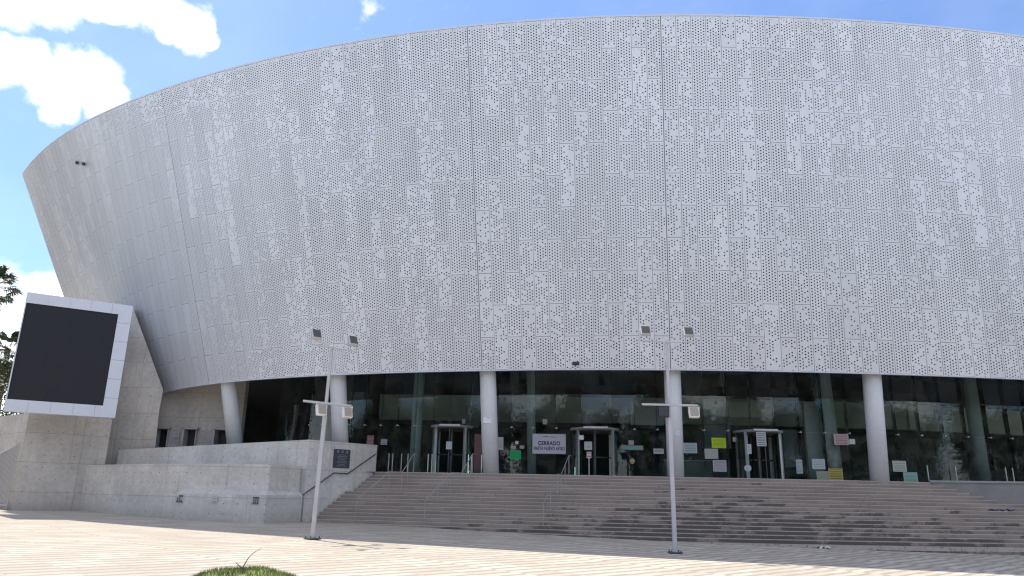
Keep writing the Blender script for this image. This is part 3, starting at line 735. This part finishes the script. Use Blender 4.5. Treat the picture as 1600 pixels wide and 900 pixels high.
# ------------------------------------------------------------------ handrails on the steps
def locate(x, y, k):
    """s on step edge k closest to the sight line in plan"""
    q = ray(x, y); bs = min((abs(p.x * q.y - p.y * q.x) / q.length, s) for s in np.linspace(0, 1, 400) for p in (step_edge(s, k),)); return bs[1]
for xs4, lab in (((560, 607, 627, 645), 'leftmost of the three steel handrails on the steps'), ((667, 703, 721, 737), 'middle steel handrail on the steps, below the left revolving door'), ((850, 870, 878, 889), 'rightmost steel handrail on the steps, below the centre revolving door')):
    e = [step_edge(locate(x, 760, k), k) for x, k in zip(xs4, (14, 6, 5, 0))]; e[2].z = e[1].z
    up = [p + Vector((0, 0, .93)) for p in e]; end = up[3] + (up[3] - up[2]).xy.to_3d().normalized() * .35
    bm = new_bm(); tube(bm, [e[0] - Vector((0, 0, .02)), up[0]] + up[1:] + [end], .021, 8)
    hr = tag(obj('stair_handrail', bm, 'dull_steel'), lab, 'handrail', 'handrails on the steps')
    for a, b, t_ in ((0, 1, .5), (0, 1, 1.), (1, 2, 1.), (2, 3, .5), (2, 3, 1.)):
        q = up[a].lerp(up[b], t_); p = q - Vector((0, 0, .93 + (.1 if t_ == .5 else .02))); bm = new_bm(); tube(bm, [p, q], .017, 8); obj('post', bm, 'dull_steel', hr)

# slim steel posts standing in front of the doors
for i, (x, yt) in enumerate(((606, 702), (612, 700), (626, 702), (636, 706), (668, 704), (674, 705), (736, 703), (752, 709), (1186, 0), (1450, 728), (1494, 730), (1572, 720), (1583, 733))):
    if yt == 0: continue
    p, an = on_curve(x, 740, GLASS_D - .9 if x < 800 else GLASS_D - .25); p.z = FLOOR_Z; bm = new_bm(); h = 1.0 if x < 800 else .95
    tube(bm, [p, p + Vector((0, 0, h))], .03, 8); tube(bm, [p, p + Vector((0, 0, .02))], .09, 12)
    side = 'left of the left revolving door' if x < 690 else 'beside the left front column' if x < 800 else 'in front of the right glass bays'
    tag(obj('steel_post', bm, 'steel'), 'slim upright steel post on the landing ' + side, 'post', 'steel posts ' + side)

# ------------------------------------------------------------------ notices on the glass
def text_mesh(name, body, size, loc, an, m, parent, extrude=.002, squash=1.0, off=.0):
    cu = bpy.data.curves.new('text', 'FONT'); cu.body = body; cu.size = size; cu.align_x = 'CENTER'; cu.align_y = 'CENTER'; cu.space_character = 1.12; cu.extrude = extrude; cu.offset = off
    to = bpy.data.objects.new('text', cu); C.objects.link(to)
    dg = bpy.context.evaluated_depsgraph_get(); me = bpy.data.meshes.new_from_object(to.evaluated_get(dg)); bpy.data.objects.remove(to)
    me.transform(Matrix.Diagonal((squash, 1, 1, 1))); me.transform(Matrix.Translation(loc) @ Matrix.Rotation(an, 4, 'Z') @ Matrix.Rotation(math.pi / 2, 4, 'X'))
    me.materials.clear(); me.materials.append(M[m])
    o = bpy.data.objects.new(name, me); C.objects.link(o)
    o.parent = parent; return o
def sheet(x0, y0, x1, y1, m_, label, cat='sign', name='paper_notice', depth=GLASS_D - .035, group=None, shape='rect'):
    c, an = on_curve((x0 + x1) / 2, (y0 + y1) / 2, depth); a = on_curve(x0, (y0 + y1) / 2, depth)[0]; b = on_curve(x1, (y0 + y1) / 2, depth)[0]
    h = on_curve((x0 + x1) / 2, y0, depth)[0].z - on_curve((x0 + x1) / 2, y1, depth)[0].z; w_ = (b - a).xy.length
    bm = new_bm(); t = Vector((math.cos(an), math.sin(an), 0)); nr = Vector((math.sin(an), -math.cos(an), 0))
    if shape == 'rect': cs = [(-.5, -.5), (.5, -.5), (.5, .5), (-.5, .5)]
    else: cs = [(.5 * math.cos(k * math.pi / 10), .5 * math.sin(k * math.pi / 10)) for k in range(20)]
    jr = random.uniform(-.015, .015)
    P = [[bm.verts.new(c + t * (a_ * w_ + b_ * h * jr) + Vector((0, 0, b_ * h - a_ * w_ * jr)) + nr * o_) for a_, b_ in cs] for o_ in (0, .006)]
    face(bm, P[1], [(a_ + .5, b_ + .5) for a_, b_ in cs]); face(bm, P[0][::-1])
    for i in range(len(cs)): j = (i + 1) % len(cs); face(bm, [P[0][i], P[0][j], P[1][j], P[1][i]])
    bmesh.ops.recalc_face_normals(bm, faces=bm.faces[:])
    o = tag(obj(name, bm, m_), label, cat, group); return o, c + nr * .008, an, w_, h
WHITE = (.68, .69, .68); INK = (.12, .12, .14)
ban, bc, ban_a, bw, bh = sheet(832, 678, 884, 709, sheet_material('banner', (.60, .58, .66)), 'large pale banner with two lines of purple lettering left of the centre revolving door', 'banner', 'closure_banner')
text_mesh('lettering', 'CERRADO', bh * .27, bc + Vector((0, 0, .02 * bh)), ban_a, 'ink', ban, squash=.84, off=.011)
text_mesh('lettering', 'HASTA NUEVO AVISO', bh * .235, bc + Vector((0, 0, -.24 * bh)), ban_a, 'ink', ban, squash=.62, off=.009)
bm = new_bm()
for k, (o_, l_) in enumerate(((-.1, .16), (.08, .12), (.19, .05))): box(bm, bc + Vector((math.cos(ban_a) * o_ * bw, math.sin(ban_a) * o_ * bw, .36 * bh - .01 * k)), (l_ * bw, .006, .03), rotz(ban_a))
obj('emblem', bm, 'ink', ban)
SH = [
 (797, 704, 814, 718, ((.02, .42, .15), (.02, .3, .1), 5), 'bright green notice sheet left of the purple lettered banner'),
 (1112, 684, 1134, 700, ((.56, .74, .03), (.2, .26, .02), 5), 'yellow green notice sheet right of the right pole'),
 (1101, 701, 1122, 717, ((.45, .47, .45), None, 0), 'blank grey sheet below the yellow green notice'),
 (1114, 719, 1135, 737, ((.60, .55, .60), (.22, .10, .17), 7), 'pale sheet crowded with dark red writing below the blank grey sheet'),
 (1068, 692, 1089, 708, ((.50, .60, .60), (.1, .16, .17), 4), 'pale blue notice next to the column behind the right pole'),
 (1303, 678, 1326, 695, ((.58, .50, .50), (.32, .04, .06), 4), 'white notice with red printed bands left of the rightmost column'),
 (1327, 686, 1336, 694, (WHITE, None, 0), 'small white slip right of the red banded notice'),
 (1295, 732, 1317, 753, ((.56, .49, .13), (.12, .1, .03), 4), 'yellow notice with black writing low on the glass'),
 (1395, 720, 1416, 737, ((.62, .66, .62), (.1, .11, .11), 4), 'white notice with bold writing right of the rightmost column'),
 (1412, 738, 1434, 756, ((.38, .58, .48), (.16, .3, .24), 6), 'pale green notice at the foot of the glass right of the rightmost column'),
 (1269, 717, 1289, 733, ((.58, .66, .64), (.25, .3, .3), 4), 'white notice above the yellow notice'),
 (1182, 675, 1197, 697, ((.50, .55, .55), (.03, .04, .045), 4), 'white notice with heavy black bands inside the right revolving door'),
 (1167, 694, 1174, 709, ((.52, .58, .58), (.2, .22, .22), 5), 'narrow white notice in the left half of the right revolving door'),
 (777, 683, 786.5, 703, ((.58, .58, .54), (.3, .3, .28), 6), 'tall white list right of the left front column'),
 (798, 697, 806, 701, ((.45, .42, .36), None, 0), 'small tan slip above the green notice, left one'),
 (812, 696, 819, 701, ((.45, .42, .36), (.3, .27, .22), 2), 'small tan slip above the green notice, right one'),
 (805, 689, 810, 694, (WHITE, None, 0), 'tiny white sticker above the two tan slips'),
 (697, 690, 706, 702, ((.56, .60, .63), (.25, .27, .3), 5), 'white notice on the left revolving door'),
 (573, 680, 584, 697, ((.36, .13, .15), (.5, .38, .38), 5), 'dark red poster behind the end of the parapet'),
 (595, 686, 605, 695, ((.50, .53, .52), (.14, .15, .15), 2), 'small white notice right of the dark red poster'),
 (982, 688, 990, 695, ((.5, .53, .52), (.15, .16, .16), 2), 'small white notice right of the centre revolving door'),
 (971, 696, 1005, 703, ((.20, .36, .32), None, 0), 'long green strip sign right of the centre revolving door'),
 (1021, 701, 1037, 709, ((.54, .57, .56), (.3, .32, .32), 1), 'white plate left of the column behind the right pole'),
 (905, 680, 912, 687, (WHITE, None, 0), 'blank white slip at the left of the centre revolving door'),
 (913, 690, 925, 703, ((.48, .52, .5), (.25, .27, .27), 4), 'pale sheet inside the centre revolving door'),
 (1145, 683, 1152, 690, ((.55, .58, .6), (.3, .3, .32), 2), 'small pale sticker left of the right revolving door'),
 (1244, 718, 1254, 740, ((.46, .55, .52), (.3, .36, .34), 7), 'tall pale sheet right of the right revolving door'),
 (1276, 736, 1297, 752, ((.40, .40, .30), None, 0), 'olive beige board half behind the yellow notice'),
 (848, 655, 855, 663, ((.4, .46, .45), (.25, .3, .3), 3), 'faint pale sticker high on the glass above the banner'),
 (722, 655, 727, 662, ((.36, .4, .44), None, 0), 'faint blue grey sticker above the left revolving door'),
]
for i, (x0, y0, x1, y1, (cl_, ink, ln), lab) in enumerate(SH):
    door = 'revolving' in lab and ('inside' in lab or 'half of' in lab or 'on the left revolving' in lab)
    dd = GLASS_D - .035
    if door or x0 == 905: dd = GLASS_D - 1.25
    if x0 == 1276: dd = GLASS_D - .02
    sheet(x0, y0, x1, y1, sheet_material(str(x0), cl_, ink, max(int(ln * 1.6), 1)), lab, depth=dd)
sheet(984, 716, 992, 725, sheet_material('round', (.55, .48, .25), (.2, .17, .08), 2), 'small round yellow sticker right of the centre revolving door', name='round_sticker', shape='disc')
sheet(1163, 726, 1174, 737, sheet_material('roundw', (.50, .56, .62), (.3, .33, .37), 4), 'pale rounded sticker low on the right revolving door', name='round_sticker', shape='disc', depth=GLASS_D - 1.25)
for q, fx in taped:
    bm = new_bm(); box(bm, q, (.40, .012, .30) if fx == 767 else (.2, .012, .32))
    tag(obj('taped_paper', bm, sheet_material('taped%d' % fx, (.74, .74, .76) if fx == 767 else (.62, .62, .65), None if fx == 767 else (.45, .45, .5), 3)), 'blank white paper taped to the column right of the left revolving door' if fx == 767 else 'faint grey drawing taped to the column behind the right pole', 'paper')
# stand sign on the landing
p, an = on_curve(920.5, 742, GLASS_D - 1.6); p.z = FLOOR_Z; st = thing('stand_sign', 'thin stand with a small red and white sign before the centre revolving door', 'sign', tuple(p))
bm = new_bm(); tube(bm, [p, p + Vector((0, 0, .95))], .022, 8); tube(bm, [p, p + Vector((0, 0, .025))], .17, 20); obj('post', bm, 'steel', st)
bm = new_bm(); box(bm, p + Vector((0, -.02, 1.07)), (.24, .02, .32), rotz(an)); obj('panel', bm, sheet_material('stand', (.62, .56, .55), (.42, .06, .07), 2), st)
p, an = on_curve(746, 740, GLASS_D - .7); p.z = FLOOR_Z; st = thing('banner_stand', 'narrow dark red upright banner stand left of the left front column', 'banner', tuple(p))
bm = new_bm(); box(bm, p + Vector((0, 0, 1.2)), (.42, .02, 1.8), rotz(an)); obj('panel', bm, sheet_material('roll', (.16, .08, .085)), st)
bm = new_bm(); box(bm, p + Vector((0, 0, .15)), (.46, .2, .3), rotz(an), .02); obj('base', bm, 'dark_steel', st)
# counter inside
p, an = on_curve(1075, 735, GLASS_D + 2.2); p.z = FLOOR_Z; ct = thing('reception_counter', 'pale counter standing inside the glass right of the right pole', 'counter', tuple(p))
bm = new_bm(); box(bm, p + Vector((0, 0, .5)), (2.6, .6, 1.0), rotz(an), .02); obj('body', bm, 'interior_grey', ct)
bm = new_bm(); box(bm, p + Vector((0, 0, 1.04)), (2.8, .75, .06), rotz(an), .01); obj('top', bm, 'interior_white', ct)

# ------------------------------------------------------------------ floodlight poles
def rig(x, y, xt, yt, ang, lower_frac, half, label, group='floodlight poles on the plaza'):
    q = ray(x, y); t = (-GC * GY - EYE.z) / (q.z - GB * q.x - GC * q.y); b = EYE + q * t; top = at_y(xt, yt, b.y)
    r = thing('floodlight_pole', label, 'pole', tuple(b), group); ax = (top - b); H = ax.length
    bm = new_bm(); box(bm, b + Vector((0, 0, .03)), (.42, .42, .04), rotz(ang), .006)
    for i in (-1, 1):
        for k in (-1, 1): tube(bm, [b + rotz(ang) @ Vector((i * .16, k * .16, .05)), b + rotz(ang) @ Vector((i * .16, k * .16, .11))], .018, 6)
    obj('base_plate', bm, 'dark_steel', r)
    bm = new_bm(); P = [b + ax * f for f in (0, .45, .45, 1)]; rr = [.082, .078, .062, .058]
    zq = Vector((0, 0, 1)).rotation_difference(ax.normalized()).to_matrix()
    for i, f0, f1, wd in ((0, 0, .62, .135), (1, .62, 1, .10)):
        box(bm, b + ax * ((f0 + f1) / 2), (wd, wd, H * (f1 - f0)), zq, .012)
    obj('pole', bm, 'pole_paint', r)
    for nm, f, hl, th in (('upper_arm', .985, half * .92, .045), ('lower_arm', lower_frac, half, .07)):
        c = b + ax * f; c = c + rotz(ang) @ Vector((0, -.11, 0)); bm = new_bm(); box(bm, c, (hl * 2, th, th), rotz(ang), .008); obj(nm, bm, 'pole_paint', r)
        for sgn in (-1, 1):
            if nm == 'upper_arm': hc = c + rotz(ang) @ Vector((sgn * hl * .86, -.02, .36)); tilt = Matrix.Rotation(-.45, 3, 'X')
            else: hc = c + rotz(ang) @ Vector(((-.22 if sgn < 0 else hl * .86), .02, -.24)); tilt = Matrix.Rotation(-.25, 3, 'X')
            rot = rotz(ang) @ tilt
            bm = new_bm(); box(bm, hc, (.36, .15, .38), rot, .02); box(bm, hc + rot @ Vector((0, .1, 0)), (.26, .1, .28), rot, .02)
            for e in (-1, 1): box(bm, (hc + c) / 2 + rotz(ang) @ Vector((sgn * hl * .43 if nm == 'upper_arm' else 0, 0, 0)) * 0 + rotz(ang) @ Vector((e * .19, 0, 0)) + (hc - c) * .0 + Vector((0, 0, (.06 if nm == 'upper_arm' else -.02))) + (Vector((hc.x - c.x, hc.y - c.y, 0)) / 2), (.012, .03, .3), rotz(ang))
            fl = obj('floodlight', bm, 'black_plastic' if nm == 'lower_arm' and sgn < 0 and ang < .3 else 'lamp_body' if nm == 'lower_arm' else 'pole_paint', r)
            if nm == 'lower_arm' and sgn < 0 and ang < .3: continue
            bm = new_bm(); box(bm, hc + rot @ Vector((0, -.078, 0)), (.29, .012, .31), rot)
            for i in range(7): box(bm, hc + rot @ Vector((0, -.086, -.135 + i * .045)), (.28, .006, .006), rot)
            obj('lens', bm, 'lamp_lens' if nm == 'upper_arm' else 'lamp_glass', fl)
    return r
rig(488, 843, 519, 540, .75, .685, .92, 'left floodlight pole with two crossbars, leaning slightly, before the parapet')
rig(1055, 865, 1041, 530, .03, .675, .98, 'right floodlight pole with two crossbars standing at the edge of the shade')

# ------------------------------------------------------------------ small loose things
def ground_px(x, y):
    q = ray(x, y); t = (-GC * GY - EYE.z) / (q.z - GB * q.x - GC * q.y); return EYE + q * t
p = ground_px(1285, 857); bm = new_bm()
bmesh.ops.create_grid(bm, x_segments=8, y_segments=6, size=.22, matrix=Matrix.Translation(p + Vector((0, 0, .05))) @ Matrix.Diagonal((1.3, .7, 1, 1)))
for v in bm.verts: v.co.z += .05 * math.sin(v.co.x * 31) + .04 * math.sin(v.co.y * 37 + v.co.x * 20)
tag(obj('crumpled_paper', bm, 'paper_litter', None, True), 'crumpled white paper lying in the shade below the steps', 'litter')
s = locate(1568, 800, 8); p = step_edge(s, 8); p = at_y(1568, 800, p.y + .1); e = step_edge(s, 8)
best = min(((abs((step_edge(s_, k) - EYE).x / (step_edge(s_, k) - EYE).y - ray(1568, 801).x / ray(1568, 801).y) + abs((step_edge(s_, k) - EYE).z / (step_edge(s_, k) - EYE).y - ray(1568, 801).z / ray(1568, 801).y), k, s_) for k in range(1, 14) for s_ in np.linspace(.7, 1, 120)))
p = step_edge(best[2], best[1]) + Vector((0, .14, 0)); bm = new_bm()
bmesh.ops.create_grid(bm, x_segments=22, y_segments=6, size=.5, matrix=Matrix.Translation(p + Vector((0, 0, .05))) @ Matrix.Diagonal((1.25, .2, 1, 1)))
for v in bm.verts: v.co.z += .06 * mnoise.noise(v.co * 5) + .035 * math.sin(v.co.x * 17)
tag(obj('dropped_cloth', bm, 'cloth', None, True), 'blue and purple cloth dropped on a step at the right end of the stairs', 'cloth')

# grass mound and sapling in the foreground
gc = at_y(382, 889, 11.6); bm = new_bm(); g0 = gz(gc.x, gc.y + .0); MR, MH = 1.25, gc.z - g0
def mound(r_, a_): return (gc.x + r_ * math.cos(a_), gc.y + r_ * math.sin(a_), g0 - .03 + MH * max(0, 1 - (r_ / MR) ** 3.2) * (1 + .06 * mnoise.noise(Vector((r_ * 3 * math.cos(a_), r_ * 3 * math.sin(a_), 0)))))
rg = [[bm.verts.new(mound(MR * i / 14, a * 2 * math.pi / 40)) for a in range(40)] for i in range(1, 15)]
for i in range(13):
    for a in range(40): face(bm, [rg[i][a], rg[i + 1][a], rg[i + 1][(a + 1) % 40], rg[i][(a + 1) % 40]])
face(bm, rg[0])
for _ in range(9000):
    r_, a_ = MR * math.sqrt(random.random()) * .99, random.random() * 6.283; p = Vector(mound(r_, a_)); h = random.uniform(.03, .075)
    d = Vector((random.gauss(0, 1), random.gauss(0, 1), 0)).normalized(); t = d.cross(Vector((0, 0, 1))) * .006
    face(bm, [bm.verts.new(p - t - Vector((0, 0, .01))), bm.verts.new(p + t - Vector((0, 0, .01))), bm.verts.new(p + d * random.uniform(0, .04) + Vector((0, 0, h)))])
gr = obj('grass', bm, 'grass_blade'); gr['kind'] = 'stuff'
sb = Vector(mound(.3, -1.2)); sb = at_y(381, 897, gc.y - .3)
sap = thing('sapling', 'bare forked sapling growing from the grass mound in front', 'sapling', tuple(sb))
bm = new_bm(); tube(bm, [sb - Vector((0, 0, .1)), sb + Vector((-.01, 0, .03)), at_y(379, 886, sb.y)], [.022, .02, .014], 8); obj('trunk', bm, 'twig', sap)
for pts in (((379, 887), (388, 872), (396, 864), (408, 857)), ((379, 888), (374, 884), (369, 880))):
    bm = new_bm(); tube(bm, [at_y(x, y, sb.y + .02 * i) for i, (x, y) in enumerate(pts)], [.009, .007, .005, .003][:len(pts)], 6); obj('branch', bm, 'twig', sap)

# ------------------------------------------------------------------ trees
def fan_palm(loc, H, cr, label, group, lean=.0, seed=1, skirt=1.):
    rnd = random.Random(seed); t = thing('fan_palm', label, 'palm tree', loc, group); b = Vector(loc); top = b + Vector((lean, 0, H))
    bm = new_bm(); pts, rs = [], []
    for i in range(14):
        f = i / 13; pts.append(b.lerp(top, f) + Vector((math.sin(f * 3) * .12, 0, 0))); rs.append(.32 * (1 - .4 * f) + (.14 if i == 0 else 0) + .012 * (i % 2))
    tube(bm, pts, rs, 12); obj('trunk', bm, 'trunk', t, True)
    for nm, cnt, lo_, hi_, mt in (('crown', 52, -.8, 1.3, 'palm_leaf'), ('dead_skirt', int(26 * skirt), -1.35, -.85, 'dead_leaf')):
        bm = new_bm()
        for k in range(cnt):
            az = k * 2.399 + rnd.uniform(-.3, .3); el = lo_ + (hi_ - lo_) * (rnd.random() if nm == 'crown' else rnd.random())
            d = Vector((math.cos(az) * math.cos(el), math.sin(az) * math.cos(el), math.sin(el))); pl_ = cr * rnd.uniform(.5, .74)
            s_ = top + Vector((0, 0, -rnd.uniform(0, .5) if nm == 'crown' else -rnd.uniform(.3, 1.6)))
            if nm != 'crown': pl_ *= .45
            e = s_ + d * pl_ - Vector((0, 0, .12 * pl_)); side = d.cross(Vector((0, 0, 1)))
            side = side.normalized() if side.length > .01 else Vector((1, 0, 0)); side = (side + Vector((rnd.gauss(0, .25), rnd.gauss(0, .25), rnd.gauss(0, .25)))).normalized(); up = side.cross(d).normalized()
            w_ = .018
            face(bm, [bm.verts.new(s_ - side * w_), bm.verts.new(s_ + side * w_), bm.verts.new(e + side * w_), bm.verts.new(e - side * w_)])
            nb = 15; fl_ = cr * rnd.uniform(.36, .5)
            for j in range(nb):
                a = -1.75 + 3.5 * j / (nb - 1); bd = (d * math.cos(a) + side * math.sin(a)).normalized(); ln = fl_ * (1 - .28 * (abs(a) / 1.75) ** 2) * rnd.uniform(.85, 1.05)
                pw_ = bd.cross(up).normalized() * ln * .075; mid_ = e + bd * ln * .55 + up * .03
                tip = e + bd * ln - Vector((0, 0, ln * rnd.uniform(.08, .4)))
                v = [bm.verts.new(q) for q in (e, mid_ - pw_, tip, mid_ + pw_)]; face(bm, v)
        obj(nm, bm, mt, t)
    return t
def bush(name, loc, rx, ry, rz_, cnt, m_, label, cat='tree', trunk=True, seed=3, leaf=.22, group=None):
    rnd = random.Random(seed); t = thing(name, label, cat, loc, group); b = Vector(loc)
    if trunk:
        bm = new_bm(); tube(bm, [b, b + Vector((.1, 0, rz_ * .5)), b + Vector((0, .1, rz_ * 1.1))], [.2, .15, .05], 8)
        for k in range(5):
            a = k * 1.3; tube(bm, [b + Vector((.1, 0, rz_ * .5)), b + Vector((math.cos(a) * rx * .5, math.sin(a) * ry * .5, rz_ * 1.2))], [.09, .03], 6)
        obj('trunk', bm, 'trunk', t)
    bm = new_bm(); cl_ = [Vector((rnd.uniform(-.7, .7) * rx, rnd.uniform(-.7, .7) * ry, rz_ * rnd.uniform(.45, 1.75))) for _ in range(18)]
    for _ in range(cnt):
        c = rnd.choice(cl_); q = b + c + Vector((rnd.gauss(0, .2) * rx, rnd.gauss(0, .2) * ry, rnd.gauss(0, .17) * rz_))
        d = Vector((rnd.gauss(0, 1), rnd.gauss(0, 1), rnd.gauss(0, .7))).normalized(); s_ = d.orthogonal().normalized() * leaf * .35; l = leaf * rnd.uniform(.6, 1.3)
        face(bm, [bm.verts.new(v) for v in (q, q + d * l * .5 + s_, q + d * l, q + d * l * .5 - s_)])
    obj('crown' if trunk else 'foliage', bm, m_, t); return t
pA = at_y(-12, 443, 62); fan_palm((pA.x, 62, gz(-40, 62)), pA.z - gz(-40, 62), 2.3, 'tall fan palm cut by the left edge of the picture, against the sky', 'palms', seed=5)
pB = at_y(12, 545, 58); fan_palm((pB.x, 58, gz(-40, 58)), pB.z - gz(-40, 58), 2.2, 'shorter fan palm with a dead skirt just left of the black screen', 'palms', seed=9, skirt=1.6)
pC = at_y(2, 640, 54); bush('leafy_tree', (pC.x, 54, gz(-36, 54)), 2.6, 2.2, 4.6, 5200, 'leaf', 'dense green tree below the palms at the left edge', seed=4)
# across the plaza, behind the viewer: seen only mirrored in the glass
for i, x in enumerate((-34, -17, -9, -1, 3.5, 14, 22, 33, 47)):
    fan_palm((x, -46 - (i * 7) % 11, 0), 13 + (i * 5) % 5, 2.6, 'fan palm across the plaza, mirrored in the glass', 'palms across the plaza', seed=20 + i, skirt=.6)
def copy_tree(o, parent=None):
    c = o.copy(); C.objects.link(c)
    if parent is not None: c.parent = parent; c.matrix_parent_inverse = o.matrix_parent_inverse.copy()
    for ch in o.children: copy_tree(ch, c)
    return c
bm = new_bm(); lp = [(-34, -40), (-30, 10), (-33, 26), (-40, 60), (-140, 60), (-140, -40)]
vs = [bm.verts.new((x, y, gz(x, y) + .03)) for x, y in lp]; bmesh.ops.triangle_fill(bm, edges=[bm.edges.new((vs[i], vs[(i + 1) % 6])) for i in range(6)])
struct(obj('added_lawn', bm, 'added_lawn_green'))  # dark ground out of view, added to cut the bounce onto the facade
proto = [bush('leafy_tree', (-60 + 12 * i, -54, 0), 5.5, 4, 6.2 + .8 * i, 38000, 'leaf', 'broad dark green tree across the plaza, mirrored in the glass', seed=40 + i, leaf=.30, group='trees across the plaza') for i in range(3)]
for i in range(25):
    c = copy_tree(proto[i % 3]); tx = -66 + 9.6 * i + (i * 7) % 5; c.location = (tx, -50 - (i * 5) % 9 + max(0, tx - 50) * .55, 0); c.rotation_euler.z = i * 1.1; c.scale = (1.15, 1.15, 1.4)

for i, (x, y) in enumerate(((-44, 14), (-46, 25), (-50, 36), (-58, 20), (-60, 46), (-52, 2))):  # unseen trees added to darken the left end of the facade
    c = copy_tree(proto[i % 3]); c.location = (x, y, gz(x, y)); c.rotation_euler.z = 2 + i; c['label'] = 'unseen tree added to shade the left facade, on the lawn left of the plaza'; c['group'] = 'unseen shading trees on the lawn'

sc.cycles.max_bounces = 8; sc.cycles.transparent_max_bounces = 16; sc.cycles.use_denoising = True; sc.cycles.denoiser = 'OPENIMAGEDENOISE'; sc.cycles.denoising_input_passes = 'RGB_ALBEDO_NORMAL'; sc.cycles.denoising_prefilter = 'NONE'; sc.cycles.filter_width = 1.25; sc.cycles.adaptive_threshold = .004; sc.cycles.caustics_reflective = False; sc.cycles.caustics_refractive = False; sc.cycles.sample_clamp_indirect = 4
